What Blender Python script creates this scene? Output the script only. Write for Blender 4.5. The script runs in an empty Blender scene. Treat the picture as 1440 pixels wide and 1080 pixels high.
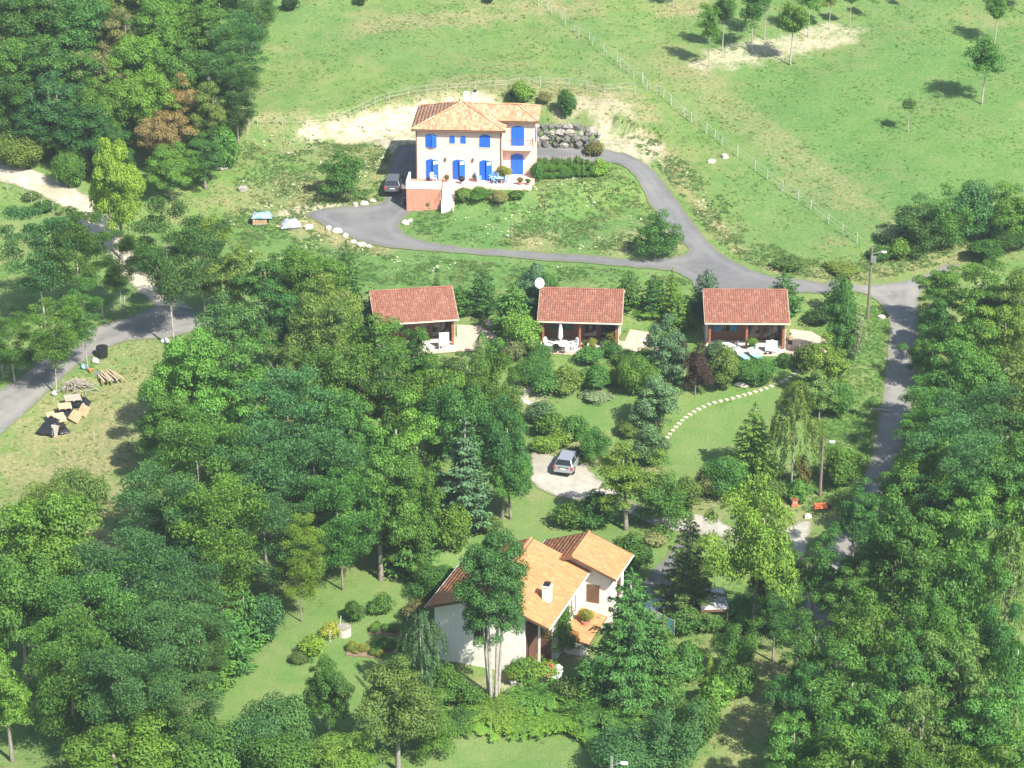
import bpy, bmesh, math, random
import numpy as np
from mathutils import Vector, Matrix
from mathutils.geometry import delaunay_2d_cdt

R = math.radians
SC = bpy.context.scene
COL = SC.collection
rng = np.random.default_rng(7)
random.seed(7)

# ------------------------------------------------------------------ camera, sky, sun, exposure
CAM_Z, PITCH, FOC = 100.0, 24.0, 3387.0            # metres, degrees down, focal length in photo pixels
cd = bpy.data.cameras.new("camera")
cd.sensor_width = 36.0
cd.lens = 36.0 * FOC / 1440.0
cd.clip_start, cd.clip_end = 1.0, 6000.0
cam = bpy.data.objects.new("camera", cd)
cam.location = (0, 0, CAM_Z)
cam.rotation_euler = (R(90 - PITCH), 0, 0)
COL.objects.link(cam)
SC.camera = cam

SUN_EL = 46.0
SUN_VEC = Vector((0.64 * math.cos(R(SUN_EL)), -0.77 * math.cos(R(SUN_EL)), math.sin(R(SUN_EL)))).normalized()
world = bpy.data.worlds.new("World")
SC.world = world
world.use_nodes = True
wn = world.node_tree.nodes
wn.clear()
sky = wn.new("ShaderNodeTexSky")
sky.sky_type = 'NISHITA'
sky.sun_disc = False
sky.sun_elevation = R(SUN_EL)
sky.sun_rotation = math.atan2(SUN_VEC.x, SUN_VEC.y)
bg = wn.new("ShaderNodeBackground")
bg.inputs["Strength"].default_value = 0.10
wo = wn.new("ShaderNodeOutputWorld")
world.node_tree.links.new(sky.outputs[0], bg.inputs[0])
world.node_tree.links.new(bg.outputs[0], wo.inputs[0])

sd = bpy.data.lights.new("sun", 'SUN')
sd.energy = 4.6
sd.angle = R(0.5)
sd.color = (1.0, 0.95, 0.86)
sun = bpy.data.objects.new("sun", sd)
sun.rotation_euler = SUN_VEC.to_track_quat('Z', 'Y').to_euler()
sun.location = (60, -60, 160)
COL.objects.link(sun)

vs = SC.view_settings
vs.view_transform, vs.look, vs.gamma, vs.use_curve_mapping = 'Standard', 'None', 1.0, False
vs.exposure = 1.13
SC.cycles.max_bounces = 6
SC.cycles.diffuse_bounces = 3
SC.cycles.glossy_bounces = 2
SC.cycles.transmission_bounces = 4
SC.cycles.volume_bounces = 0
SC.cycles.caustics_reflective = SC.cycles.caustics_refractive = False
SC.cycles.use_denoising = True

# ------------------------------------------------------------------ naming and linking helpers
def tag(o, label=None, cat=None, group=None, kind=None):
    if label: o["label"] = label
    if cat: o["category"] = cat
    if group: o["group"] = group
    if kind: o["kind"] = kind
    return o

def empty(name, loc, rz=0.0, label=None, cat=None, group=None, scale=None):
    o = bpy.data.objects.new(name, None)
    o.empty_display_size = 0.5
    o.location = loc
    o.rotation_euler = (0, 0, rz)
    if scale: o.scale = scale
    COL.objects.link(o)
    return tag(o, label, cat, group)

def link(name, me, parent=None, loc=None, rot=None, scale=None, color=None, kind=None):
    o = bpy.data.objects.new(name, me)
    COL.objects.link(o)
    if parent is not None: o.parent = parent
    if loc is not None: o.location = loc
    if rot is not None: o.rotation_euler = rot
    if scale is not None: o.scale = scale
    if color is not None: o.color = color
    if kind: o["kind"] = kind
    return o

def copy_tree(o, parent=None):
    c = o.copy()
    COL.objects.link(c)
    if parent is not None: c.parent = parent
    for ch in o.children: copy_tree(ch, c)
    return c

def np_mesh(name, V, Q, mat=None, attr=None, smooth=False):
    """V (n,3) floats, Q (m,3 or 4) ints"""
    me = bpy.data.meshes.new(name)
    V = np.asarray(V, dtype=np.float32); Q = np.asarray(Q, dtype=np.int32)
    k = Q.shape[1]
    me.vertices.add(len(V)); me.vertices.foreach_set("co", V.ravel())
    me.loops.add(Q.size); me.loops.foreach_set("vertex_index", Q.ravel())
    me.polygons.add(len(Q))
    me.polygons.foreach_set("loop_start", np.arange(0, Q.size, k, dtype=np.int32))
    me.polygons.foreach_set("loop_total", np.full(len(Q), k, dtype=np.int32))
    if smooth: me.polygons.foreach_set("use_smooth", np.ones(len(Q), dtype=bool))
    me.update(calc_edges=True)
    for nm, arr in (attr or {}).items():
        arr = np.asarray(arr, dtype=np.float32)
        if arr.ndim == 1:
            a = me.attributes.new(nm, 'FLOAT', 'POINT'); a.data.foreach_set("value", arr)
        else:
            a = me.attributes.new(nm, 'FLOAT_COLOR', 'POINT'); a.data.foreach_set("color", arr.ravel())
    if mat: me.materials.append(mat)
    return me

class MB:
    """collects simple solids and builds ONE mesh object"""
    def __init__(s): s.v, s.f = [], []
    def add(s, vs_, fs):
        n = len(s.v); s.v += [tuple(p) for p in vs_]; s.f += [tuple(i + n for i in f) for f in fs]; return s
    def box(s, x0, y0, z0, x1, y1, z1):
        return s.add([(x0,y0,z0),(x1,y0,z0),(x1,y1,z0),(x0,y1,z0),(x0,y0,z1),(x1,y0,z1),(x1,y1,z1),(x0,y1,z1)],
              [(0,3,2,1),(4,5,6,7),(0,1,5,4),(1,2,6,5),(2,3,7,6),(3,0,4,7)])
    def cbox(s, c, sx, sy, sz, rz=0.0, tilt=(0, 0)):
        m = Matrix.Translation(c) @ Matrix.Rotation(rz, 4, 'Z') @ Matrix.Rotation(tilt[0], 4, 'X') @ Matrix.Rotation(tilt[1], 4, 'Y')
        P_ = [m @ Vector((a*sx/2, b*sy/2, c_*sz/2)) for c_ in (-1,1) for a, b in ((-1,-1),(1,-1),(1,1),(-1,1))]
        return s.add(P_, [(0,3,2,1),(4,5,6,7),(0,1,5,4),(1,2,6,5),(2,3,7,6),(3,0,4,7)])
    def prism(s, poly, d):
        """poly: 3D points of a planar ring, d: extrusion vector"""
        n = len(poly); d = Vector(d)
        A = [Vector(p) for p in poly]
        return s.add(A + [p + d for p in A], [tuple(range(n))[::-1], tuple(range(n, 2*n))] + [(i, (i+1) % n, n + (i+1) % n, n + i) for i in range(n)])
    def tube(s, pts, rad, n=8, cap=True):
        pts = [Vector(p) for p in pts]
        rad = rad if isinstance(rad, (list, tuple)) else [rad] * len(pts)
        rings = []
        for i, p in enumerate(pts):
            d = (pts[min(i+1, len(pts)-1)] - pts[max(i-1, 0)]).normalized()
            a = d.orthogonal().normalized() if abs(d.z) < .95 else Vector((1,0,0)) - d * d.x
            a.normalize(); b = d.cross(a)
            rings.append([p + (a*math.cos(t) + b*math.sin(t)) * rad[i] for t in [2*math.pi*k/n for k in range(n)]])
        vs_ = [q for r in rings for q in r]; fs = []
        for i in range(len(rings)-1):
            for k in range(n):
                fs.append((i*n+k, i*n+(k+1) % n, (i+1)*n+(k+1) % n, (i+1)*n+k))
        if cap: fs += [tuple(range(n))[::-1], tuple(range((len(rings)-1)*n, len(rings)*n))]
        return s.add(vs_, fs)
    def blob(s, c, rx, ry, rz, seed=0, amp=.18, nu=9, nv=6, cut=None):
        rr = random.Random(seed); vs_, fs = [], []
        ph = [rr.uniform(0, 6.28) for _ in range(6)]
        for j in range(nv+1):
            th = math.pi*j/nv
            for i in range(nu):
                f = 2*math.pi*i/nu
                k = 1 + amp*(math.sin(2*f+ph[0])*math.sin(th) + .7*math.sin(3*f+ph[1]+th) *math.sin(th)+ .6*math.sin(4*th+ph[2])+ rr.uniform(-.5,.5)*math.sin(th))
                z = math.cos(th)*rz*k
                if cut is not None: z = max(z, cut)
                vs_.append((c[0]+math.sin(th)*math.cos(f)*rx*k, c[1]+math.sin(th)*math.sin(f)*ry*k, c[2]+z))
        for j in range(nv):
            for i in range(nu):
                fs.append((j*nu+i, (j+1)*nu+i, (j+1)*nu+(i+1) % nu, j*nu+(i+1) % nu))
        return s.add(vs_, fs)
    def mesh(s, name, mat, smooth=False):
        me = bpy.data.meshes.new(name)
        me.from_pydata([tuple(v) for v in s.v], [], s.f)
        if mat: me.materials.append(mat)
        if smooth: me.polygons.foreach_set("use_smooth", [True]*len(me.polygons))
        bm = bmesh.new(); bm.from_mesh(me); bmesh.ops.recalc_face_normals(bm, faces=bm.faces); bm.to_mesh(me); bm.free()
        me.update(); return me
    def build(s, name, mat, parent=None, kind=None, smooth=False, bevel=0, **kw):
        o = link(name, s.mesh(name, mat, smooth), parent, kind=kind, **kw)
        if bevel:
            m = o.modifiers.new("bevel", 'BEVEL'); m.width = bevel; m.segments = 2; m.limit_method = 'ANGLE'
        return o

# ------------------------------------------------------------------ materials
def edged(name, c1, c2, scale, c3, scale2, edge=(.20,.185,.09), reach=.55, centre=None):
    """a worn road surface: dirt and grass creep in over its edge"""
    m, nt, out = newmat(name); p = N(nt, "ShaderNodeBsdfPrincipled")
    col = ramp(nt, noise_(nt, scale, 5, .65), [(.35, c1), (.65, c2)])
    col = mixc(nt, ramp(nt, noise_(nt, scale2, 4, .6), [(.45, (0,0,0)), (.65, (.8,.8,.8))]), col, c3)
    at = N(nt, "ShaderNodeAttribute", attribute_name="edge")
    if centre:
        rut = math_(nt, 'ADD', at.outputs["Fac"], math_(nt, 'MULTIPLY', noise_(nt, .5, 3), .9))
        col = mixc(nt, ramp(nt, math_(nt, 'MULTIPLY', rut, .25), [(.22,(0,0,0)),(.32,(.4,.4,.4)),(.40,(.4,.4,.4)),(.50,(0,0,0))]), col, centre)
    e = math_(nt, 'ADD', at.outputs["Fac"], math_(nt, 'MULTIPLY', math_(nt, 'SUBTRACT', noise_(nt, 1.7, 5, .7), .5), 1.3))
    col = mixc(nt, ramp(nt, math_(nt, 'DIVIDE', e, reach), [(.15,(.8,.8,.8)),(.6,(0,0,0))]), col, mixc(nt, noise_(nt, 3, 3), edge, (.10,.15,.045)))
    col = mixc(nt, ramp(nt, noise_(nt, 14, 3, .7), [(.3,(.18,.18,.18)),(.7,(0,0,0))]), col, (.05,.05,.045))
    nt.links.new(col, p.inputs["Base Color"]); p.inputs["Roughness"].default_value = .92; p.inputs["Specular IOR Level"].default_value = .2
    b = N(nt, "ShaderNodeBump"); b.inputs["Strength"].default_value = .35; b.inputs["Distance"].default_value = .05
    nt.links.new(noise_(nt, 22, 4), b.inputs["Height"]); nt.links.new(b.outputs[0], p.inputs["Normal"])
    nt.links.new(p.outputs[0], out.inputs[0]); return m

def newmat(name):
    m = bpy.data.materials.new(name); m.use_nodes = True
    nt = m.node_tree; nt.nodes.clear()
    out = nt.nodes.new("ShaderNodeOutputMaterial")
    return m, nt, out

def N(nt, typ, **kw):
    n = nt.nodes.new(typ)
    for k, v in kw.items(): setattr(n, k, v)
    return n

def ramp(nt, fac, stops):
    r = N(nt, "ShaderNodeValToRGB")
    e = r.color_ramp.elements
    while len(e) < len(stops): e.new(0.5)
    for i, (p, c) in enumerate(stops):
        e[i].position = p; e[i].color = (*c, 1) if len(c) == 3 else c
    nt.links.new(fac, r.inputs[0]); return r.outputs[0]

def mixc(nt, fac, a, b, mode='MIX'):
    m = N(nt, "ShaderNodeMix", data_type='RGBA', blend_type=mode)
    for s_, v in ((0, fac), (6, a), (7, b)):
        if hasattr(v, "links"): nt.links.new(v, m.inputs[s_])
        elif s_ == 0: m.inputs[0].default_value = v
        else: m.inputs[s_].default_value = (*v, 1)
    return m.outputs[2]

def math_(nt, op, a, b=None, clamp=False):
    m = N(nt, "ShaderNodeMath", operation=op, use_clamp=clamp)
    for i, v in enumerate((a, b)):
        if v is None: continue
        if hasattr(v, "links"): nt.links.new(v, m.inputs[i])
        else: m.inputs[i].default_value = v
    return m.outputs[0]

def noise_(nt, scale, detail=3, rough=.6, coord="Object", vec=None):
    if vec is None:
        tc = N(nt, "ShaderNodeTexCoord"); vec = tc.outputs[coord]
    n = N(nt, "ShaderNodeTexNoise"); n.inputs["Scale"].default_value = scale
    n.inputs["Detail"].default_value = detail; n.inputs["Roughness"].default_value = rough
    nt.links.new(vec, n.inputs["Vector"]); return n.outputs["Fac"]

def noisy(name, c1, c2, scale=2.0, rough=.8, bump=.0, bscale=20, c3=None, scale2=.3, spec=.3, metal=0.0):
    m, nt, out = newmat(name)
    p = N(nt, "ShaderNodeBsdfPrincipled")
    col = ramp(nt, noise_(nt, scale, 5, .65), [(.35, c1), (.65, c2)])
    if c3: col = mixc(nt, ramp(nt, noise_(nt, scale2, 4, .6), [(.48, (0,0,0)), (.62, (1,1,1))]), col, c3)
    nt.links.new(col, p.inputs["Base Color"])
    p.inputs["Roughness"].default_value = rough
    p.inputs["Specular IOR Level"].default_value = spec
    p.inputs["Metallic"].default_value = metal
    if bump:
        b = N(nt, "ShaderNodeBump"); b.inputs["Strength"].default_value = bump; b.inputs["Distance"].default_value = .05
        nt.links.new(noise_(nt, bscale, 4), b.inputs["Height"]); nt.links.new(b.outputs[0], p.inputs["Normal"])
    nt.links.new(p.outputs[0], out.inputs[0]); return m

def plaster(name, c1, c2, dirt, amount=.45):
    m, nt, out = newmat(name); p = N(nt, "ShaderNodeBsdfPrincipled")
    col = ramp(nt, noise_(nt, 1.1, 5, .65), [(.35, c1), (.65, c2)])
    tc = N(nt, "ShaderNodeTexCoord"); mp = N(nt, "ShaderNodeMapping"); mp.inputs["Scale"].default_value = (2.6, 2.6, .22)
    nt.links.new(tc.outputs["Object"], mp.inputs[0])
    st = noise_(nt, 1.0, 6, .7, vec=mp.outputs[0])
    col = mixc(nt, ramp(nt, st, [(.5,(0,0,0)),(.72,(amount,)*3)]), col, dirt)
    col = mixc(nt, ramp(nt, noise_(nt, .45, 5, .7), [(.52,(0,0,0)),(.7,(amount*.6,)*3)]), col, dirt)
    nt.links.new(col, p.inputs["Base Color"]); p.inputs["Roughness"].default_value = .92; p.inputs["Specular IOR Level"].default_value = .2
    b = N(nt, "ShaderNodeBump"); b.inputs["Strength"].default_value = .15; b.inputs["Distance"].default_value = .03
    nt.links.new(noise_(nt, 40, 3), b.inputs["Height"]); nt.links.new(b.outputs[0], p.inputs["Normal"])
    nt.links.new(p.outputs[0], out.inputs[0]); return m

def island(name, stops, rough=.8, spec=.2):
    """colour that varies from loose piece to loose piece (tiles, boards)"""
    m, nt, out = newmat(name)
    p = N(nt, "ShaderNodeBsdfPrincipled")
    g = N(nt, "ShaderNodeNewGeometry")
    col = ramp(nt, g.outputs["Random Per Island"], stops)
    dirt = noise_(nt, .9, 5, .6)
    col = mixc(nt, ramp(nt, dirt, [(.45, (0,0,0)), (.75, (.22,.22,.22))]), col, (.16, .11, .075))
    nt.links.new(col, p.inputs["Base Color"])
    p.inputs["Roughness"].default_value = rough; p.inputs["Specular IOR Level"].default_value = spec
    nt.links.new(p.outputs[0], out.inputs[0]); return m

def leafmat(name, trans=.3):
    m, nt, out = newmat(name)
    oi = N(nt, "ShaderNodeObjectInfo")
    at = N(nt, "ShaderNodeAttribute", attribute_name="tone")
    g = N(nt, "ShaderNodeNewGeometry")
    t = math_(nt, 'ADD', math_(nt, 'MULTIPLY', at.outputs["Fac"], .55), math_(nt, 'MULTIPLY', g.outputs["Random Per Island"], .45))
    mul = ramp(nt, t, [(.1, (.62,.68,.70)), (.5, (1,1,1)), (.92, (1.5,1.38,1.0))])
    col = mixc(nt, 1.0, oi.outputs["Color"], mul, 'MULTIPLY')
    d = N(nt, "ShaderNodeBsdfPrincipled"); d.inputs["Roughness"].default_value = .55
    d.inputs["Specular IOR Level"].default_value = .25
    tr = N(nt, "ShaderNodeBsdfTranslucent")
    nt.links.new(col, d.inputs["Base Color"])
    nt.links.new(mixc(nt, 1.0, col, (1.25, 1.3, .6), 'MULTIPLY'), tr.inputs[0])
    mx = N(nt, "ShaderNodeMixShader"); mx.inputs[0].default_value = trans
    nt.links.new(d.outputs[0], mx.inputs[1]); nt.links.new(tr.outputs[0], mx.inputs[2])
    nt.links.new(mx.outputs[0], out.inputs[0]); return m

M = {}
M['leaf'] = leafmat("leaf", .38)
M['needle'] = leafmat("needle", .2)
M['bark'] = noisy("bark", (.16,.14,.11), (.34,.31,.26), 6, .9, .6, 30)
M['pale_bark'] = noisy("pale_bark", (.27,.25,.21), (.43,.40,.34), 5, .9, .4, 30)
M['asphalt'] = edged("asphalt", (.125,.125,.127), (.155,.155,.155), 1.2, (.185,.183,.178), .22, centre=(.215,.213,.207))
M['grey_road'] = edged("grey_road", (.17,.165,.155), (.215,.21,.195), 1.0, (.27,.255,.225), .25, centre=(.28,.27,.245))
M['gravel'] = edged("gravel", (.34,.32,.27), (.45,.42,.36), 1.6, (.28,.265,.21), .3)
M['chalk'] = edged("chalk", (.42,.37,.28), (.56,.50,.40), 1.3, (.32,.30,.2), .35, reach=.8)
M['patio'] = noisy("patio", (.46,.35,.26), (.56,.44,.34), 1.5, .9, .2, 50)
M['pale_patio'] = noisy("pale_patio", (.55,.50,.43), (.66,.61,.53), 2, .9, .2, 50)
M['pink_wall'] = plaster("pink_wall", (.74,.485,.41), (.79,.545,.465), (.50,.34,.27), .25)
M['salmon_wall'] = plaster("salmon_wall", (.46,.215,.145), (.54,.27,.185), (.30,.15,.10))
M['white_wall'] = plaster("white_wall", (.74,.70,.63), (.80,.77,.70), (.50,.46,.38), .3)
M['cream_wall'] = noisy("cream_wall", (.60,.55,.46), (.70,.65,.56), .8, .9, .15, 40)
M['white'] = noisy("white", (.74,.74,.73), (.8,.8,.79), 4, .5)
M['dirty_white'] = noisy("dirty_white", (.55,.54,.50), (.68,.67,.63), 5, .7)
M['blue'] = noisy("blue_paint", (.012,.10,.50), (.02,.135,.60), 3, .5)
M['light_blue'] = noisy("light_blue", (.25,.45,.72), (.38,.58,.80), 3, .6)
M['teal_blue'] = noisy("teal_blue", (.02,.12,.22), (.03,.16,.28), 3, .6)
M['green_paint'] = noisy("green_paint", (.012,.05,.04), (.02,.07,.055), 3, .6)
M['green_board'] = noisy("green_board", (.05,.13,.09), (.08,.17,.12), 3, .7)
M['red_wood'] = noisy("red_wood", (.25,.085,.045), (.34,.125,.065), 3, .7, .2, 25)
M['dark_wood'] = noisy("dark_wood", (.12,.058,.036), (.165,.08,.05), 3, .8, .2, 25)
M['brown'] = noisy("brown_paint", (.11,.065,.035), (.16,.095,.055), 3, .7)
M['cream_wood'] = noisy("cream_wood", (.58,.50,.36), (.68,.60,.46), 4, .7)
M['wood'] = noisy("pale_wood", (.46,.31,.17), (.62,.45,.27), 5, .85, .3, 25)
M['grey_wood'] = noisy("grey_wood", (.28,.25,.20), (.42,.38,.31), 6, .9, .3, 25)
M['pole_wood'] = noisy("pole_wood", (.15,.125,.095), (.22,.19,.15), 5, .9)
M['stone'] = noisy("stone", (.20,.185,.16), (.34,.32,.27), 2.5, .95, .6, 12)
M['pale_stone'] = noisy("pale_stone", (.46,.42,.34), (.64,.59,.49), 3, .95, .5, 14)
M['dark_stone'] = noisy("dark_stone", (.085,.083,.078), (.19,.18,.16), 2.5, .95, .6, 12)
M['slab'] = noisy("slab", (.46,.42,.32), (.60,.55,.44), 4, .9)
M['black_plastic'] = noisy("black_plastic", (.010,.011,.014), (.022,.024,.028), 6, .28, .5, 9, spec=.6)
M['dark'] = noisy("dark", (.012,.012,.012), (.02,.02,.02), 3, .6)
M['tyre'] = noisy("tyre", (.015,.015,.016), (.025,.025,.026), 6, .85)
M['blue_tarp'] = noisy("blue_tarp", (.16,.32,.60), (.32,.50,.76), 4, .5, .5, 8)
M['grey_tarp'] = noisy("grey_tarp", (.26,.28,.32), (.46,.48,.52), 4, .5, .6, 8)
M['red'] = noisy("red_cloth", (.50,.06,.07), (.60,.10,.10), 4, .8)
M['orange'] = noisy("orange_plastic", (.60,.14,.05), (.70,.19,.07), 4, .6)
M['skin'] = noisy("skin", (.48,.29,.20), (.55,.34,.24), 4, .6)
M['hair'] = noisy("hair", (.03,.02,.014), (.05,.035,.025), 20, .7)
M['aqua'] = noisy("aqua_cloth", (.24,.66,.72), (.34,.74,.80), 4, .7)
M['metal'] = noisy("metal", (.42,.43,.44), (.52,.53,.54), 4, .35, metal=.7)
M['soil'] = noisy("soil", (.16,.11,.07), (.26,.19,.125), 2, .95, .6, 15)
M['silver_paint'] = noisy("silver_paint", (.42,.44,.47), (.46,.48,.51), 2, .3, spec=.6, metal=.55)
M['grey_paint'] = noisy("grey_paint", (.10,.105,.115), (.13,.135,.145), 2, .35, spec=.6, metal=.4)
M['red_lamp'] = noisy("red_lamp", (.45,.02,.02), (.52,.04,.03), 4, .25, spec=.6)
M['fence_white'] = noisy("fence_white", (.31,.34,.27), (.44,.46,.38), 5, .8)
M['wire'] = noisy("wire", (.42,.42,.40), (.55,.55,.52), 4, .5)
m, nt, out = newmat("window_glass")
p = N(nt, "ShaderNodeBsdfPrincipled"); p.inputs["Base Color"].default_value = (.018,.026,.03,1)
p.inputs["Roughness"].default_value = .06; p.inputs["Specular IOR Level"].default_value = .7
nt.links.new(p.outputs[0], out.inputs[0]); M['glass'] = m
M['tile_light'] = island("clay_tile_light", [(0,(.42,.19,.105)),(.3,(.48,.235,.13)),(.6,(.53,.285,.165)),(.85,(.57,.34,.21)),(1,(.60,.40,.27))])
M['tile_red'] = island("clay_tile_red", [(0,(.205,.082,.056)),(.4,(.23,.096,.065)),(.75,(.255,.112,.077)),(1,(.30,.145,.103))])
M['tile_orange'] = island("clay_tile_orange", [(0,(.50,.20,.085)),(.5,(.55,.225,.10)),(1,(.60,.26,.12))])

# ------------------------------------------------------------------ the shape of the ground
PY = [-900, 0, 60, 100, 142, 161, 190, 210, 225, 243, 285, 340, 420, 600, 1000, 2600]
PZ = [-20, 0.5, 3, 4.8, 6.5, 6.6, 7.6, 10.4, 12.0, 15.3, 23.6, 36, 54, 78, 88, 92]
_ty = np.arange(-950, 2600, 1.0)
_tz = np.interp(_ty, PY, PZ)
_k = np.exp(-0.5*(np.arange(-15, 16)/5.0)**2); _k /= _k.sum()
_tz = np.convolve(np.pad(_tz, 15, mode='edge'), _k, mode='valid')

def ground0(x, y):
    x = np.asarray(x, float); y = np.asarray(y, float)
    z = np.interp(y, _ty, _tz)
    return z + .45*np.sin(x/21+1.1)*np.sin(y/27) + .22*np.sin(x/8.3+y/11.7) + .10*np.sin(x/3.1-y/4.3+.5) + .05*np.sin(x/1.3+2)*np.sin(y/1.7)

PADS = []      # cx, cy, half width, half depth, rotation, z, softness
BANKS = []     # polyline (xy), height, width, decay

def ground(x, y):
    x = np.asarray(x, float); y = np.asarray(y, float)
    z = ground0(x, y)
    for (pl, h, w, dec) in BANKS:
        d = np.full(np.shape(x), 1e9); side = np.zeros(np.shape(x))
        for (ax, ay), (bx, by) in zip(pl[:-1], pl[1:]):
            ux, uy = bx-ax, by-ay; L2 = ux*ux+uy*uy
            t = np.clip(((x-ax)*ux+(y-ay)*uy)/L2, 0, 1)
            dd = np.hypot(x-ax-t*ux, y-ay-t*uy)
            sg = np.sign(ux*(y-ay)-uy*(x-ax))
            m_ = dd < d
            side = np.where(m_, sg, side); d = np.where(m_, dd, d)
        s = d*side
        e = np.hypot(x-np.clip(x, pl[0][0], pl[-1][0]), 0)
        up = np.clip((s+w)/(2*w), 0, 1); up = up*up*(3-2*up)
        z = z + h*(up*np.exp(-np.maximum(s-w, 0)/dec) - .35*np.exp(-(s/w+1.2)**2))*np.exp(-(e/4)**2)
    for (cx, cy, hw, hd, rz, pz, soft) in PADS:
        c, s_ = math.cos(rz), math.sin(rz)
        lx = np.abs((x-cx)*c+(y-cy)*s_)-hw; ly = np.abs(-(x-cx)*s_+(y-cy)*c)-hd
        d = np.hypot(np.maximum(lx, 0), np.maximum(ly, 0))
        t = np.clip(1-d/soft, 0, 1); t = t*t*(3-2*t)
        z = z*(1-t)+pz*t
    return z

_cp, _sp = math.cos(R(PITCH)), math.sin(R(PITCH))
_T = np.arange(90.0, 520.0, 1.5)
def ray(u, v):
    d = np.array([(u-720)/FOC, _cp - (v-540)/FOC*_sp, -_sp - (v-540)/FOC*_cp])
    return d/np.linalg.norm(d)
def P(u, v, h=0.0, g=None):
    """where the line of sight through photo pixel (u,v) meets the ground (or a level h above it)"""
    g = g or ground
    d = ray(u, v); o = np.array([0, 0, CAM_Z])
    pts = o+_T[:, None]*d
    below = pts[:, 2] < g(pts[:, 0], pts[:, 1])+h
    i = int(np.argmax(below)) if below.any() else len(_T)-1
    a, b = _T[max(i-1, 0)], _T[i]
    for _ in range(14):
        m_ = (a+b)/2; q = o+m_*d
        if q[2] < float(g(q[0], q[1]))+h: b = m_
        else: a = m_
    q = o+b*d
    return Vector((q[0], q[1], q[2]-h))
def ppm(p):
    return FOC/((Vector(p)-Vector((0,0,CAM_Z))).length)

# ------------------------------------------------------------------ sites (levels that the buildings stand on)
g0 = ground0
# pink house: the foot of the terrace bastion stands on the driveway
_pb = P(602, 293, g=g0)
PH_ROT = R(-3.5)
PH_FLOOR = _pb.z + 2.35
_f = P(585.5, 251, h=PH_FLOOR - float(g0(_pb.x, _pb.y + 2.6)), g=g0)
def at_level(u, v, z):
    d = ray(u, v); t = (z-CAM_Z)/d[2]
    return Vector((d[0]*t, d[1]*t, z))
PH_O = at_level(585.5, 251, PH_FLOOR)                 # front left corner of the main block, at floor level
def ph(x, y):
    c, s_ = math.cos(PH_ROT), math.sin(PH_ROT)
    return PH_O.x + x*c - y*s_, PH_O.y + x*s_ + y*c
cx, cy = ph(9.9, 2.6)
PADS.append((cx, cy, 4.9, 4.3, PH_ROT, PH_FLOOR-.42, 3.4))
cx, cy = ph(3.0, 5.2)
PADS.append((cx, cy, 3.6, 2.4, PH_ROT, PH_FLOOR-.4, 2.2))
cx, cy = ph(17.5, 5.0)
PADS.append((cx, cy, 4.0, 2.2, PH_ROT, PH_FLOOR-.55, 4.0))
# chalets
CH = []
for (u, v, rz) in ((586, 488, 10.0), (815, 488.5, -4.5), (1049, 490, -.8)):
    p_ = P(u, v, g=g0); rz = R(rz)
    CH.append((p_, rz))
    c, s_ = math.cos(rz), math.sin(rz)
    lx, ly = 1.8, 1.6
    PADS.append((p_.x+lx*c-ly*s_, p_.y+lx*s_+ly*c, 6.6, 3.4, rz, p_.z-.12, 3.2))
# lower house
LH_ROT = R(-20.0)
LH_P = P(612, 925, g=g0)
def lh(x, y):
    c, s_ = math.cos(LH_ROT), math.sin(LH_ROT)
    return LH_P.x + (x-.5)*c - (y-.5)*s_, LH_P.y + (x-.5)*s_ + (y-.5)*c
cx, cy = lh(5.5, 6.0)
PADS.append((cx, cy, 6.5, 7.0, LH_ROT, LH_P.z-.05, 5.0))

BANKS.append(([tuple(P(u, v, g=g0).xy) for u, v in ((345,186),(430,188),(500,180),(570,166),(640,150),(720,158),(800,172),(850,180))], 1.5, 1.7, 13.0))

# ------------------------------------------------------------------ outlines on the ground
def crom(pts, n=6, closed=True):
    pts = [np.array(p, float) for p in pts]; out_ = []
    m_ = len(pts); rng_ = range(m_ if closed else m_-1)
    for i in rng_:
        if closed: a, b, c, d = pts[(i-1) % m_], pts[i], pts[(i+1) % m_], pts[(i+2) % m_]
        else: a, b, c, d = pts[max(i-1,0)], pts[i], pts[i+1], pts[min(i+2,m_-1)]
        for k in range(n):
            t = k/n
            out_.append(.5*((2*b)+(-a+c)*t+(2*a-5*b+4*c-d)*t*t+(-a+3*b-3*c+d)*t**3))
    if not closed: out_.append(pts[-1])
    return out_

def proj(pix, smooth=True, n=5, jit=.06):
    pts = [tuple(P(u, v).xy) for u, v in pix]
    if smooth: pts = crom(pts, n)
    r_ = np.random.default_rng(len(pix)*13+int(pix[0][0]))
    return [(p[0]+r_.normal()*jit, p[1]+r_.normal()*jit) for p in pts]

def strip(pix, width, n=6, jit=.05):
    c = crom([tuple(P(u, v).xy) for u, v in pix], n, closed=False)
    r_ = np.random.default_rng(int(pix[0][0]+abs(pix[0][1])))
    L_, R_ = [], []
    for i, p in enumerate(c):
        d = c[min(i+1, len(c)-1)]-c[max(i-1, 0)]; d = d/np.linalg.norm(d)
        nrm = np.array([-d[1], d[0]])
        w = width if not callable(width) else width(i/(len(c)-1))
        L_.append(tuple(p+nrm*(w/2+r_.normal()*jit))); R_.append(tuple(p-nrm*(w/2+r_.normal()*jit)))
    return L_+R_[::-1]

def inside(poly, x, y):
    poly = np.asarray(poly, float); res = np.zeros(np.shape(x), bool)
    j = len(poly)-1
    for i in range(len(poly)):
        xi, yi = poly[i]; xj, yj = poly[j]
        c = ((yi > y) != (yj > y)) & (x < (xj-xi)*(y-yi)/((yj-yi) or 1e-9)+xi)
        res ^= c; j = i
    return res

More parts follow.
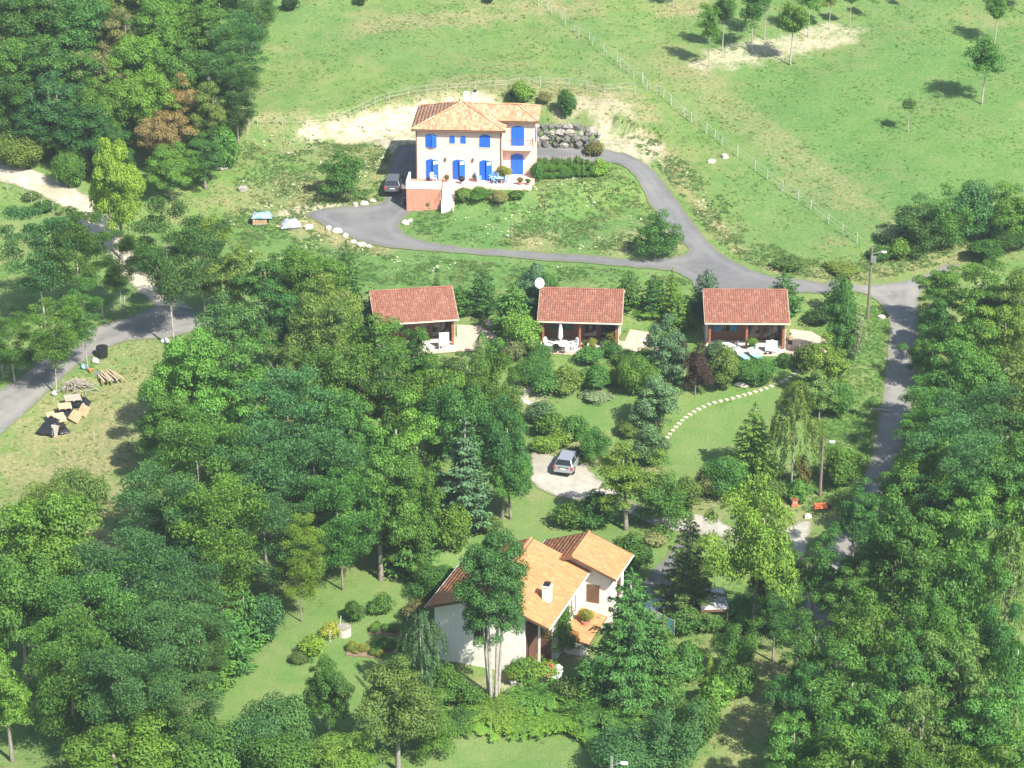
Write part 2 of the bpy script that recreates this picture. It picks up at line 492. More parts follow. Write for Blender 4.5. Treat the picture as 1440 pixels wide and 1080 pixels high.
def sdist(poly, x, y):
    """positive inside"""
    poly = np.asarray(poly, float); d = np.full(np.shape(x), 1e9)
    bx0, by0 = poly.min(0)-6; bx1, by1 = poly.max(0)+6
    near = (x > bx0) & (x < bx1) & (y > by0) & (y < by1)
    xn, yn = x[near], y[near]; dn = np.full(xn.shape, 1e9)
    for i in range(len(poly)):
        a = poly[i-1]; b = poly[i]; ux, uy = b-a; L2 = ux*ux+uy*uy+1e-12
        t = np.clip(((xn-a[0])*ux+(yn-a[1])*uy)/L2, 0, 1)
        dn = np.minimum(dn, np.hypot(xn-a[0]-t*ux, yn-a[1]-t*uy))
    ins = inside(poly, xn, yn)
    d[near] = np.where(ins, dn, -dn); d[~near] = -1e9
    return d

DRIVE_OUT = [(586,204),(620,206),(700,206),(752,201),(790,204),(850,211),(882,218),(907,230),(927,250),(947,275),(964,300),(984,325),(1007,350),(1037,370),(1076,387),(1130,394),(1168,402),
             (1166,414),(1120,412),(1078,416),(1030,418),(984,416),(972,396),(950,384),(930,380),(880,376),(800,369),(720,363),(660,358),(600,353),(540,348),(500,338),(470,325),(445,312),(430,301),(470,292),(520,289),(539,282),(541,262),(548,230),(560,206)]
ISLAND = [(584,297),(610,297),(625,284),(640,268),(742,263),(756,240),(756,228),(800,229),(834,229),(868,231),(890,246),(905,270),(922,300),(944,328),(966,348),(962,358),(936,363),(900,365),(850,361),(760,355),(700,351),(650,348),(600,340),(574,331),(561,318),(570,307)]
RIGHT_ROAD = [(1165,395),(1210,401),(1262,397),(1300,386),(1330,372),(1350,376),(1302,402),(1292,440),(1290,500),(1286,560),(1272,620),(1256,665),(1235,720),(1200,780),(1180,830),(1175,900),(1186,950),(1194,1010),(1202,1080),(1206,1130),
              (1156,1130),(1152,1080),(1146,1010),(1132,950),(1118,900),(1120,830),(1150,780),(1190,720),(1216,668),(1226,640),(1233,600),(1240,560),(1246,520),(1249,480),(1250,450),(1234,425),(1205,411),(1168,408)]
GRAVEL = [(752,636),(775,640),(800,642),(826,655),(842,674),(868,692),(900,712),(940,728),(975,724),(1003,728),(1030,742),(1070,752),(1112,740),(1130,731),(1140,738),(1136,765),(1128,792),(1104,796),(1106,772),(1060,770),(1010,756),(960,750),(915,738),(880,722),(840,708),(800,702),(765,692),(746,676),(746,650)]
LOW_DRIVE = [(968,745),(985,752),(968,775),(956,800),(950,826),(958,850),(945,868),(914,862),(898,848),(893,832),(914,806),(940,778)]
LEFT_ROAD = [(-40,574),(0,549),(30,528),(62,504),(110,472),(150,455),(190,443),(220,431),(250,432),(290,440),(330,450),(330,470),(280,466),(245,474),(205,478),(172,482),(130,501),(90,531),(42,576),(0,613),(-40,640)]
TRACK = [(262,448),(236,424),(212,402),(188,376),(160,345),(134,312),(108,286),(78,268),(44,254),(0,243),(-50,236)]

poly_drive = proj(DRIVE_OUT); poly_island = proj(ISLAND)
poly_rroad = proj(RIGHT_ROAD, jit=.03); poly_gravel = proj(GRAVEL, jit=.05); poly_ldrive = proj(LOW_DRIVE)
poly_lroad = proj(LEFT_ROAD, jit=.03)
poly_track = strip(TRACK, lambda t: 3.0+.9*t, jit=.08)
ch_patios = []
for i, (p_, rz) in enumerate(CH):
    c, s_ = math.cos(rz), math.sin(rz)
    W = lambda x, y: (p_.x+x*c-y*s_, p_.y+x*s_+y*c)
    pp = [(-3.2,-1.5),(0,-1.75),(3.2,-1.6),(5.2,-1.7),(7.2,-1.1),(8.2,.6),(7.6,2.6),(6.6,4.4),(4.6,5.0),(4.2,2.0),(-3.7,1.9),(-3.8,0)]
    ch_patios.append([W(*q) for q in pp])

# areas that only colour the ground: (pixel outline, channel, strength, softness m)
ZONES = [
 # mown lawns
 ([(600,775),(690,745),(745,705),(800,712),(870,745),(880,790),(800,840),(700,820),(640,850),(600,900),(560,960),(500,1000),(470,1040),(300,1080),(280,1015),(330,960),(375,905),(440,860),(520,800)], 0, 1, 1.0),
 ([(580,1100),(600,1050),(650,1032),(740,1036),(830,1050),(850,1100)], 0, .8, .8),
 ([(940,620),(985,580),(1050,556),(1110,528),(1135,530),(1100,580),(1060,620),(1020,660),(985,690),(940,680),(930,650)], 0, 1, .8),
 ([(780,575),(800,555),(840,545),(880,550),(890,580),(880,610),(820,600)], 0, 1, .6),
 ([(900,800),(950,750),(965,760),(930,810),(895,840)], 0, 1, .6),
 ([(940,555),(980,540),(1060,555),(1000,572),(950,600)], 0, .9, .6),
 ([(1000,500),(1120,503),(1130,525),(1040,520)], 0, .9, .6),
 # dry straw
 ([(0,700),(0,620),(60,560),(140,520),(215,520),(215,600),(190,680),(150,760),(170,830),(90,800),(60,700)], 1, .75, 2.5),
 ([(150,470),(260,470),(220,540),(150,520)], 1, .35, 1.5),
 ([(330,160),(500,155),(640,110),(860,120),(920,150),(900,180),(800,172),(700,150),(600,160),(480,190),(330,185)], 1, .75, 1.5),
 ([(720,330),(770,328),(790,348),(730,352)], 1, .9, 1.0), ([(850,338),(960,300),(970,352),(880,366)], 1, .6, 1.2),
 ([(395,200),(540,205),(545,240),(470,240)], 1, .6, 1.5), ([(300,265),(520,240),(540,280),(430,300),(300,290)], 1, .55, 2.0),
 ([(430,300),(560,350),(500,352),(410,325)], 1, .9, 1.0),
 ([(900,190),(1000,320),(1060,372),(1160,396),(1160,385),(1075,372),(1020,320),(930,200)], 1, .9, 1.0),
 ([(1165,395),(1230,400),(1300,380),(1440,350),(1440,325),(1300,360),(1200,375),(1140,380)], 1, .7, 1.2),
 ([(660,985),(720,930),(770,940),(700,985)], 2, .55, .8),
 ([(660,0),(820,0),(840,20),(700,20)], 1, .7, 2), ([(520,25),(700,15),(720,30),(520,45)], 1, .7, 1.2),
 ([(940,0),(990,0),(980,20),(930,22)], 1, 1, 1.0), ([(660,200),(900,60),(960,90),(1010,150),(960,170),(900,120)], 1, .25, 4),
 ([(960,85),(1060,150),(1250,300),(1200,300),(1060,200),(980,130)], 1, .5, 2),
 ([(985,80),(1040,60),(1100,52),(1150,35),(1200,38),(1205,55),(1150,70),(1080,85),(1000,98),(975,95)], 2, .7, 1.0),
 # pale bare earth
 ([(415,186),(470,172),(520,160),(580,145),(640,135),(690,138),(700,150),(600,170),(585,210),(545,212),(500,200),(440,198)], 2, 1.0, .7),
 ([(800,140),(870,140),(890,155),(860,165),(800,165)], 2, .55, 1.2),
 ([(838,178),(875,175),(930,205),(905,232),(880,222),(846,208)], 2, .85, .7),
 ([(400,292),(460,288),(480,296),(430,304),(402,304)], 2, 1.0, .5),
 ([(735,530),(765,520),(775,545),(745,575),(730,560)], 2, .5, .6),
 ([(140,545),(165,548),(160,572),(140,570)], 1, 1, .5),
 ([(915,950),(960,960),(935,985),(905,1030),(880,1030),(910,990)], 2, .6, .6),
 ([(985,690),(1020,690),(1020,730),(960,730)], 1, .6, 1), ([(1080,690),(1180,705),(1150,740),(1080,735)], 1, .6, 1),
 ([(1010,860),(1090,900),(1110,960),(1060,1080),(1000,1080),(1000,960)], 1, .5, 2),
 ([(725,630),(850,615),(850,650),(800,640),(745,640)], 1, .7, .8),
 # lush dark grass / weeds
 ([(560,300),(700,300),(900,300),(930,350),(800,350),(590,335)], 3, .7, 2), ([(330,300),(620,350),(960,380),(960,400),(640,410),(520,400),(330,350)], 3, .5, 3),
 ([(1000,120),(1440,60),(1440,330),(1260,340),(1100,220)], 3, .6, 5),
 ([(1180,500),(1240,470),(1230,600),(1190,690),(1160,690)], 3, .35, 1.5),
]
_zp = [(proj(z[0], jit=0), z[1], z[2], z[3]) for z in ZONES]

def axis(a, b, step, lo, hi, grow=1.16):
    mid = list(np.arange(a, b+step/2, step)); s_ = step; x = a; L_ = []
    while x > lo: s_ *= grow; x -= s_; L_.append(x)
    s_ = step; x = mid[-1]; R_ = []
    while x < hi: s_ *= grow; x += s_; R_.append(x)
    return np.array(L_[::-1]+mid+R_)
GX = axis(-76, 76, .6, -2200, 2200); GY = axis(126, 322, .6, -900, 2500)
XX, YY = np.meshgrid(GX, GY)
xf, yf = XX.ravel(), YY.ravel()
zf = ground(xf, yf)
jx = .9*np.sin(xf*1.7+yf*.9)+.6*np.sin(yf*2.3-xf*.7)+.5*np.sin(xf*4.1+1)*np.sin(yf*3.7)
zone = np.zeros((len(xf), 4), np.float32)
for pl, ch_, st, soft in _zp:
    d = sdist(pl, xf, yf)+jx*soft*.55
    t = np.clip((d+soft)/(2*soft), 0, 1); t = t*t*(3-2*t)*st
    zone[:, ch_] = np.maximum(zone[:, ch_], t)
nx, ny = len(GX), len(GY)
ii = np.arange(nx*ny).reshape(ny, nx)
quads = np.stack([ii[:-1,:-1], ii[:-1,1:], ii[1:,1:], ii[1:,:-1]], -1).reshape(-1, 4)

m, nt, out = newmat("meadow")
p = N(nt, "ShaderNodeBsdfPrincipled"); p.inputs["Roughness"].default_value = .9; p.inputs["Specular IOR Level"].default_value = .1
at = N(nt, "ShaderNodeAttribute", attribute_name="zone")
sep = N(nt, "ShaderNodeSeparateColor"); nt.links.new(at.outputs["Color"], sep.inputs[0])
big = noise_(nt, .045, 4, .6); mid_ = noise_(nt, .35, 5, .65); fine = noise_(nt, 2.6, 5, .7); vf = noise_(nt, 9, 3, .7)
grass = ramp(nt, mid_, [(.28, (.058,.118,.026)), (.42, (.083,.155,.033)), (.55, (.108,.172,.042)), (.72, (.150,.185,.062))])
grass = mixc(nt, ramp(nt, big, [(.42,(0,0,0)),(.6,(.7,.7,.7))]), grass, mixc(nt, mid_, (.055,.125,.034), (.090,.165,.046)))
grass = mixc(nt, ramp(nt, noise_(nt, .13, 6, .72), [(.52,(0,0,0)),(.68,(.6,.6,.6))]), grass, (.20,.175,.085))
grass = mixc(nt, ramp(nt, fine, [(.50,(0,0,0)),(.70,(.65,.65,.65))]), grass, (.185,.175,.078))
grass = mixc(nt, ramp(nt, fine, [(.30,(.7,.7,.7)),(.44,(0,0,0))]), grass, (.034,.078,.020))
lush = mixc(nt, ramp(nt, fine, [(.35,(0,0,0)),(.65,(1,1,1))]), (0.037,0.107,0.025), (0.066,0.156,0.041))
grass = mixc(nt, math_(nt, 'MULTIPLY', at.outputs["Alpha"], .8), grass, lush)
lawn = mixc(nt, ramp(nt, mid_, [(.35,(0,0,0)),(.7,(1,1,1))]), (.076,.152,.033), (.122,.176,.054))
lawn = mixc(nt, ramp(nt, noise_(nt, .22, 5, .7), [(.5,(0,0,0)),(.7,(.55,.55,.55))]), lawn, (.17,.175,.075))
lawn = mixc(nt, ramp(nt, fine, [(.45,(0,0,0)),(.75,(.4,.4,.4))]), lawn, (0.139,0.164,0.061))
col = mixc(nt, sep.outputs[0], grass, lawn)
dry = mixc(nt, ramp(nt, fine, [(.35,(0,0,0)),(.62,(1,1,1))]), (0.123,0.135,0.049), (0.271,0.221,0.123))
dm = math_(nt, 'MULTIPLY', sep.outputs[1], ramp(nt, mid_, [(.3,(.35,.35,.35)),(.6,(1,1,1))]))
col = mixc(nt, dm, col, dry)
soil = mixc(nt, ramp(nt, fine, [(.3,(0,0,0)),(.7,(1,1,1))]), (0.279,0.230,0.152), (0.476,0.418,0.312))
sm = math_(nt, 'MULTIPLY', sep.outputs[2], ramp(nt, noise_(nt, .9, 5, .7), [(.33,(.1,.1,.1)),(.52,(1,1,1))]))
col = mixc(nt, sm, col, soil)
col = mixc(nt, .35, col, mixc(nt, vf, (0.000,0.000,0.000), (2,2,2)), 'SOFT_LIGHT')
nt.links.new(col, p.inputs["Base Color"])
b = N(nt, "ShaderNodeBump"); b.inputs["Strength"].default_value = .55; b.inputs["Distance"].default_value = .22
hgt = math_(nt, 'ADD', fine, math_(nt, 'MULTIPLY', vf, .5)); nt.links.new(hgt, b.inputs["Height"])
nt.links.new(b.outputs[0], p.inputs["Normal"]); nt.links.new(p.outputs[0], out.inputs[0])
M['meadow'] = m
g_ = link("ground", np_mesh("ground", np.stack([xf, yf, zf], 1), quads, M['meadow'], {"zone": zone}, smooth=True), kind="structure")

def sheet(name, poly, mat, off=.06, holes=(), step=.55, kind="structure", level=None):
    V = []; E = []
    for lp in [poly]+list(holes):
        n0 = len(V); V += [Vector(q) for q in lp]; E += [(n0+i, n0+(i+1) % len(lp)) for i in range(len(lp))]
    pa = np.asarray(poly, float); x0, y0 = pa.min(0); x1, y1 = pa.max(0)
    gx, gy = np.meshgrid(np.arange(x0, x1, step), np.arange(y0, y1, step)); gx, gy = gx.ravel(), gy.ravel()
    d = sdist(pa, gx, gy); ok = d > step*.35
    for h_ in holes: ok &= sdist(np.asarray(h_), gx, gy) < -step*.35
    V += [Vector((a, b_)) for a, b_ in zip(gx[ok], gy[ok])]
    vo, eo, fo, *_ = delaunay_2d_cdt(V, E, [], 0, 1e-4)
    vo = np.array([tuple(q) for q in vo]); fo = np.array([f for f in fo if len(f) == 3])
    c = vo[fo].mean(1); ok = inside(poly, c[:,0], c[:,1])
    for h_ in holes: ok &= ~inside(h_, c[:,0], c[:,1])
    fo = fo[ok]
    a = vo[fo]; cr = (a[:,1,0]-a[:,0,0])*(a[:,2,1]-a[:,0,1])-(a[:,1,1]-a[:,0,1])*(a[:,2,0]-a[:,0,0])
    fo[cr < 0] = fo[cr < 0][:, ::-1]
    ed = np.clip(sdist(pa, vo[:,0], vo[:,1]), 0, 9)
    for h_ in holes: ed = np.minimum(ed, np.clip(-sdist(np.asarray(h_), vo[:,0], vo[:,1]), 0, 9))
    z = ground(vo[:,0], vo[:,1])+off if level is None else np.full(len(vo), level)
    return link(name, np_mesh(name, np.column_stack([vo, z]), fo, mat, {"edge": ed}, smooth=True), kind=kind)

sheet("driveway", poly_drive, M['asphalt'], .07, [poly_island])
sheet("lane", poly_rroad, M['grey_road'], .062)
sheet("gravel_drive", poly_gravel, M['gravel'], .05)
sheet("house_drive", poly_ldrive, M['asphalt'], .055)
sheet("road", poly_lroad, M['grey_road'], .06)
sheet("track", poly_track, M['chalk'], .05)
for pp in ch_patios: sheet("patio", pp, M['patio'], .05)

# grass and weeds that nobody could count
road_polys = [poly_rroad, poly_gravel, poly_ldrive, poly_lroad, poly_track]+ch_patios
def off_road(x, y, margin=.1):
    ok = np.ones(len(x), bool)
    for pl in road_polys: ok &= sdist(np.asarray(pl), x, y) < -margin
    ok &= ~((sdist(np.asarray(poly_drive), x, y) > -margin) & (sdist(np.asarray(poly_island), x, y) < margin))
    return ok
def view_points(n, u0, v0, u1, v1, seed):
    """random ground points, even per square metre, in the region seen between two photo pixels"""
    r_ = np.random.default_rng(seed)
    c = [P(u, v) for u, v in ((u0,v0),(u1,v0),(u1,v1),(u0,v1))]
    x = r_.uniform(min(q.x for q in c), max(q.x for q in c), n); y = r_.uniform(min(q.y for q in c), max(q.y for q in c), n)
    return x, y, r_
def zone_at(x, y):
    ix = np.clip(np.searchsorted(GX, x), 0, nx-1); iy = np.clip(np.searchsorted(GY, y), 0, ny-1)
    return zone[iy*nx+ix]
def tufts(name, x, y, h0, h1, r_, color, blades=4, w=.16, lean=.5, mat='leaf', base=.0):
    n = len(x); z = ground(x, y)
    x = np.repeat(x, blades); y = np.repeat(y, blades); z = np.repeat(z, blades); k = n*blades
    a = r_.uniform(0, 6.283, k); h = np.repeat(r_.uniform(h0, h1, n), blades)*r_.uniform(.6, 1.15, k)
    ww = w*(.6+.8*r_.random(k))*(h/h1+.3)
    dx, dy = np.cos(a), np.sin(a); px, py = -dy, dx
    ox = r_.normal(0, w*.7, k); oy = r_.normal(0, w*.7, k)
    ln = r_.uniform(.1, lean, k)*h
    V = np.stack([np.stack([x+ox+px*ww, y+oy+py*ww, z+base-.03], 1), np.stack([x+ox-px*ww, y+oy-py*ww, z+base-.03], 1),
                  np.stack([x+ox+dx*ln, y+oy+dy*ln, z+base+h], 1)], 1).reshape(-1, 3)
    tone = np.repeat(np.repeat(r_.random(n), blades), 3)
    me = np_mesh(name, V, np.arange(len(V)).reshape(-1, 3), M[mat], {"tone": tone})
    return link(name, me, color=(*color, 1), kind="stuff")
def blotch(x, y, k=1.0, ph=0.0):
    return np.sin(x*.31*k+ph)*np.sin(y*.37*k+1.3*ph)+.6*np.sin(x*.83*k-y*.6*k+ph)+.4*np.sin(y*1.7*k+x*1.1*k)
x, y, r_ = view_points(34000, -60, -20, 1500, 1090, 3)
zz = zone_at(x, y); keep = off_road(x, y) & (zz[:,0] < .4) & (zz[:,2] < .45) & (blotch(x, y) > -.2)
tufts("meadow_grass", x[keep], y[keep], .04, .12, r_, (.13,.20,.055), 3, .15, lean=2.2)
x, y, r_ = view_points(36000, -60, -20, 1500, 1090, 4)
zz = zone_at(x, y); keep = off_road(x, y) & (zz[:,1]+zz[:,2] > .3) & (zz[:,0] < .3)
tufts("dry_grass", x[keep], y[keep], .04, .13, r_, (.34,.29,.14), 3, .12, lean=3.0)
def in_any(x, y, pix):
    ok = np.zeros(len(x), bool)
    for q in pix: ok |= inside(proj(q, jit=0), x, y)
    return ok
weed_areas = [[(330,290),(520,250),(545,290),(430,300),(500,345),(640,365),(930,388),(960,402),(640,400),(520,400),(400,380),(320,360)],
              [(590,300),(640,285),(742,266),(860,235),(910,290),(960,345),(850,352),(700,345),(590,330)], [(345,200),(540,205),(540,280),(420,290),(330,260)],
              [(880,190),(930,240),(1000,330),(1080,380),(1200,395),(1290,380),(1440,345),(1440,330),(1250,350),(1120,360),(1000,260),(920,180)]]
x, y, r_ = view_points(5000, 320, 190, 985, 380, 6)
keep = in_any(x, y, weed_areas) & off_road(x, y, .3) & (blotch(x, y, 1.3, 2.) > .55); tufts("white_wildflowers", x[keep], y[keep], .04, .10, r_, (.62,.62,.5), 3, .10, lean=2.5, base=.12)

# the air: a pale, even haze round everything
hm, nt, out = newmat("haze")
vol = N(nt, "ShaderNodeVolumePrincipled"); vol.inputs["Color"].default_value = (.80, .92, 1.0, 1); vol.inputs["Density"].default_value = .00016
vol.inputs["Anisotropy"].default_value = 0.0
nt.links.new(vol.outputs[0], out.inputs["Volume"])
MB().box(-2300, -1000, -24, 2300, 2600, 104).build("haze", hm, None, kind="stuff")

# ------------------------------------------------------------------ building helpers
def tiles(name, mat, parent, O, U, V, w, row, poly, lift=.06, arch=.055, seed=1, flat=False, butt=.025, up_=.016):
    """rows of overlapping tiles on the sloping face through O spanned by U (along the eave) and V (up the slope), inside poly (u,v)"""
    O, U, V = Vector(O), Vector(U).normalized(), Vector(V).normalized(); Nn = U.cross(V).normalized()
    if Nn.z < 0: Nn = -Nn
    pa = np.asarray(poly, float); r_ = np.random.default_rng(seed)
    us = np.arange(pa[:,0].min()+w/2, pa[:,0].max(), w); vs_ = np.arange(pa[:,1].min(), pa[:,1].max(), row)
    uu, vv = np.meshgrid(us, vs_); uu, vv = uu.ravel(), vv.ravel()
    ok = inside(poly, uu, vv+row*.5); uu, vv = uu[ok], vv[ok]
    n = len(uu); S = 5 if not flat else 3
    ang = np.linspace(-1, 1, S)
    O_, U_, V_, N_ = (np.array(q) for q in (O, U, V, Nn))
    ju = r_.normal(0, w*.03, n); jh = r_.normal(0, .006, n)
    rows_ = []
    for end, (dv, up) in enumerate(((0, up_), (row*1.12, -.004))):
        for a in ang:
            hh = arch*math.cos(a*math.pi/2)
            pu = uu+ju+a*w*.5*(1 if end == 0 else .97)
            q = O_+pu[:,None]*U_+(vv+dv)[:,None]*V_+(lift+hh+up+jh)[:,None]*N_
            rows_.append(q)
    A = np.stack(rows_, 1)                                  # n, 2S, 3
    low = A[:, :S]-butt*N_                                    # the butt edge
    A = np.concatenate([A, low], 1).reshape(-1, 3); K = 3*S
    q = []
    for i in range(S-1): q += [(i, i+1, S+i+1, S+i), (2*S+i, 2*S+i+1, i+1, i)]
    Q = (np.arange(n)[:,None,None]*K+np.array(q)[None]).reshape(-1, 4)
    return link(name, np_mesh(name, A, Q, mat), parent, kind="stuff")

def ridge_caps(name, mat, parent, a, b, w=.26, seg=.38):
    a, b = Vector(a), Vector(b); d = (b-a); L_ = d.length; d.normalize(); side = d.cross(Vector((0,0,1))).normalized(); up = side.cross(d)
    mb = MB(); k = max(1, int(L_/seg))
    for i in range(k):
        p0 = a+d*(i*L_/k); p1 = a+d*((i+1)*L_/k+.03)
        vs_ = []
        for pp, s_ in ((p0, 1.0), (p1, .9)):
            for t in (-1, -.5, 0, .5, 1):
                vs_.append(pp+side*(w/2*t*s_)+up*(.09*(1-t*t)*s_+.03))
        mb.add(vs_, [(j, j+1, 5+j+1, 5+j) for j in range(4)])
    return mb.build(name, mat, parent, kind="stuff")

def wall_open(mb, O, U, L_, H_, th, openings, Nrm):
    """a wall in the plane O + U*x + z, thickness th against Nrm, with real rectangular openings (x0,x1,z0,z1)"""
    O, U, Nv = Vector(O), Vector(U).normalized(), Vector(Nrm).normalized()
    xs = sorted({0, L_, *[o[0] for o in openings], *[o[1] for o in openings]}); zs = sorted({0, H_, *[o[2] for o in openings], *[o[3] for o in openings]})
    for x0, x1 in zip(xs[:-1], xs[1:]):
        z_ = 0; runs = []
        for z0, z1 in zip(zs[:-1], zs[1:]):
            hole = any(o[0] <= x0+1e-6 and o[1] >= x1-1e-6 and o[2] <= z0+1e-6 and o[3] >= z1-1e-6 for o in openings)
            if not hole:
                if runs and abs(runs[-1][1]-z0) < 1e-6: runs[-1][1] = z1
                else: runs.append([z0, z1])
        for z0, z1 in runs:
            pts = [O+U*x0+Vector((0,0,z0)), O+U*x1+Vector((0,0,z0)), O+U*x1+Vector((0,0,z1)), O+U*x0+Vector((0,0,z1))]
            mb.prism(pts, -Nv*th)

def arched(w, h, rise, n=6):
    """outline (x,z) of an opening with a segmental head"""
    pts = [(-w/2, 0), (w/2, 0), (w/2, h-rise)]
    for i in range(1, n): 
        t = 1-2*i/n; pts.append((w/2*t, h-rise+rise*(1-t*t)))
    pts.append((-w/2, h-rise)); return pts

def half_arched(w, h, rise, side, n=4):
    """one leaf of a pair: from the outer edge (x=0) to the middle (x=w); the head rises to the middle"""
    pts = [(0, 0), (w, 0), (w, h)]
    for i in range(1, n): 
        t = i/n; x = w*(1-t); pts.append((x, h-rise*t*t))
    pts.append((0, h-rise))
    return [(x*side, z) for x, z in pts]

def leaf_shutter(parent, hinge, w, h, rise, side, swing, mat, th=.05, white_top=False, cross=False):
    """a shutter leaf hung at hinge (local point), opening towards -y by swing radians; side=+1 hung on its left edge"""
    mb = MB(); pr = half_arched(w-.01, h, rise, side)
    mb.prism([(x, 0, z) for x, z in pr], (0, -th, 0))
    for k in (1, 2):
        x = side*w*k/3; mb.box(min(x-.012, x+.012), -th-.012, .05, max(x-.012, x+.012), -th-.001, h-rise-.05)
    o = mb.build("shutter", mat, parent, loc=hinge, rot=(0, 0, -side*swing))
    if white_top:
        b_ = MB(); x0, x1 = sorted((side*.1, side*(w-.06)))
        b_.box(x0, -th-.03, h*.76, x1, -th-.014, h-rise*.9); b_.build("white_patch", M['white'], o)  # added white patch for the bright top of the leaf
    if not cross: return o
    b_ = MB()
    for z in (h*.2, h*.8): b_.box(*(sorted((side*.05, side*(w-.05)))[0:1]), -th-.03, z-.05, sorted((side*.05, side*(w-.05)))[1], -th-.013, z+.05)
    b_.build("batten", mat, o); return o

def framed_window(parent, c, w, h, fmat, y_out=-.02, depth=.10, bars=1, sill=None):
    """glass and frame set back in an opening; c = (x centre, wall face y, sill z)"""
    x, y, z = c
    f = MB(); t = .06
    f.box(x-w/2, y+depth-.05, z, x-w/2+t, y+depth+.02, z+h); f.box(x+w/2-t, y+depth-.05, z, x+w/2, y+depth+.02, z+h)
    f.box(x-w/2+t, y+depth-.05, z, x+w/2-t, y+depth+.02, z+t); f.box(x-w/2+t, y+depth-.05, z+h-t, x+w/2-t, y+depth+.02, z+h)
    for k in range(bars):
        xx = x-w/2+w*(k+1)/(bars+1); f.box(xx-.03, y+depth-.045, z+t, xx+.03, y+depth+.015, z+h-t)
    wo_ = f.build("window", fmat, parent)
    MB().box(x-w/2+t+.002, y+depth-.012, z+t+.002, x+w/2-t-.002, y+depth+.004, z+h-t-.002).build("pane", M['glass'], wo_)
    if sill: MB().box(x-w/2-.08, y-.09, z-.08, x+w/2+.08, y+depth-.06, z-.003).build("sill", sill, wo_)
    return wo_

# ------------------------------------------------------------------ pink house
PHO = empty("house", PH_O, PH_ROT, "two-storey pink house with blue shutters and hipped clay roof at the top of the drive", "house")
W_, D_, EH = 9.0, 7.3, 5.32
up_open = [(1.1, 2.15, 3.5, 4.8), (3.58, 4.08, 3.95, 4.7), (4.72, 5.22, 3.95, 4.7), (6.72, 7.78, 3.6, 4.85)]
dn_open = [(1.1, 2.3, .02, 2.1), (3.9, 5.1, .02, 2.1), (6.72, 7.92, .02, 2.1)]
mb = MB(); wall_open(mb, (0, 0, 0), (1, 0, 0), W_, EH, .3, up_open+dn_open, (0, -1, 0))
mb.box(0, .302, -2.6, .3, D_, EH); mb.box(W_-.3, .302, -2.6, W_, D_, EH); mb.box(.302, D_-.3, -2.6, W_-.302, D_, EH)
mb.box(0, .0, -2.6, W_, .3, -.002)
mb.build("wall", M['pink_wall'], PHO)
WX, WY, WL, WD, WE = 9.003, 2.0, 3.35, 4.6, 5.78
w_up, w_dn = (.9, 2.2, 3.2, 5.2), (.85, 2.1, .02, 2.15)
mb = MB(); wall_open(mb, (WX, WY, 0), (1, 0, 0), WL, WE, .3, [w_up, w_dn], (0, -1, 0))
mb.box(WX+WL-.3, WY+.302, -1.6, WX+WL, WY+WD, WE); mb.box(WX, WY+WD-.3, -1.6, WX+WL-.302, WY+WD, WE); mb.box(WX, WY, -1.6, WX+WL, WY+.3, -.002)
mb.box(WX, WY+.302, EH-.3, WX+.3, WY+WD-.302, WE)
mb.build("wing_wall", M['pink_wall'], PHO)
# black sheets standing in for the unlit rooms behind the openings
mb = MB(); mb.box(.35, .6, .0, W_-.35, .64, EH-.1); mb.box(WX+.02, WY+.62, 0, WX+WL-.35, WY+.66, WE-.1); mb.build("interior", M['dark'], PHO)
# trims: pale bands round the openings, eaves band
mb = MB()
for (x0, x1, z0, z1) in up_open+dn_open:
    t = .1
    mb = MB(); mb.prism([(x0-t,-.003,z0),(x0-.002,-.003,z0),(x0-.002,-.003,z1),(x1+.002,-.003,z1),(x1+.002,-.003,z0),(x1+t,-.003,z0),(x1+t,-.003,z1+.1),(x0-t,-.003,z1+.1)], (0,-.022,0)); sr_ = mb.build("window_surround", M['cream_wall'], PHO)
    if z0 > 1: MB().box(x0-t, -.06, z0-.12, x1+t, -.002, z0-.004).build("sill", M['cream_wall'], sr_)
for (x0, x1, z0, z1) in (w_up, w_dn):
    mb = MB(); mb.prism([(WX+a,WY-.003,b) for a, b in ((x0-.1,z0),(x0-.002,z0),(x0-.002,z1),(x1+.002,z1),(x1+.002,z0),(x1+.1,z0),(x1+.1,z1+.1),(x0-.1,z1+.1))], (0,-.022,0)); mb.build("window_surround", M['cream_wall'], PHO)
def pair(x0, x1, y, z0, z1, s0, s1, rise=.2, white=False):
    w = (x1-x0)/2+.03; h = z1-z0+.14
    leaf_shutter(PHO, (x0-.03, y-.03, z0), w, h, rise, 1, s0, M['blue'])
    leaf_shutter(PHO, (x1+.03, y-.03, z0), w, h, rise, -1, s1, M['blue'], white_top=white)
pair(*up_open[0][:2], 0, *up_open[0][2:], .25, .35); pair(*up_open[3][:2], 0, *up_open[3][2:], 0, 0)
for o_ in up_open[1:3]:
    x0, x1, z0, z1 = o_
    MB().prism([(x0+(x1-x0)/2+x, -.03, z0+z) for x, z in arched(x1-x0+.06, z1-z0+.1, .14)], (0, -.04, 0)).build("shutter", M['blue'], PHO)
for o_ in dn_open: pair(*o_[:2], 0, *o_[2:], .1, .42, .22, True)
pair(WX+w_up[0], WX+w_up[1], WY, *w_up[2:], 0, 0, .25); pair(WX+w_dn[0], WX+w_dn[1], WY, *w_dn[2:], 0, 0, .25)
mb = MB(); mb.prism([(WX+WL+.02, WY+1.0+x, 3.4+z) for x, z in arched(1.2, 1.6, .25)], (.05, 0, 0)); mb.build("shutter", M['blue'], PHO)
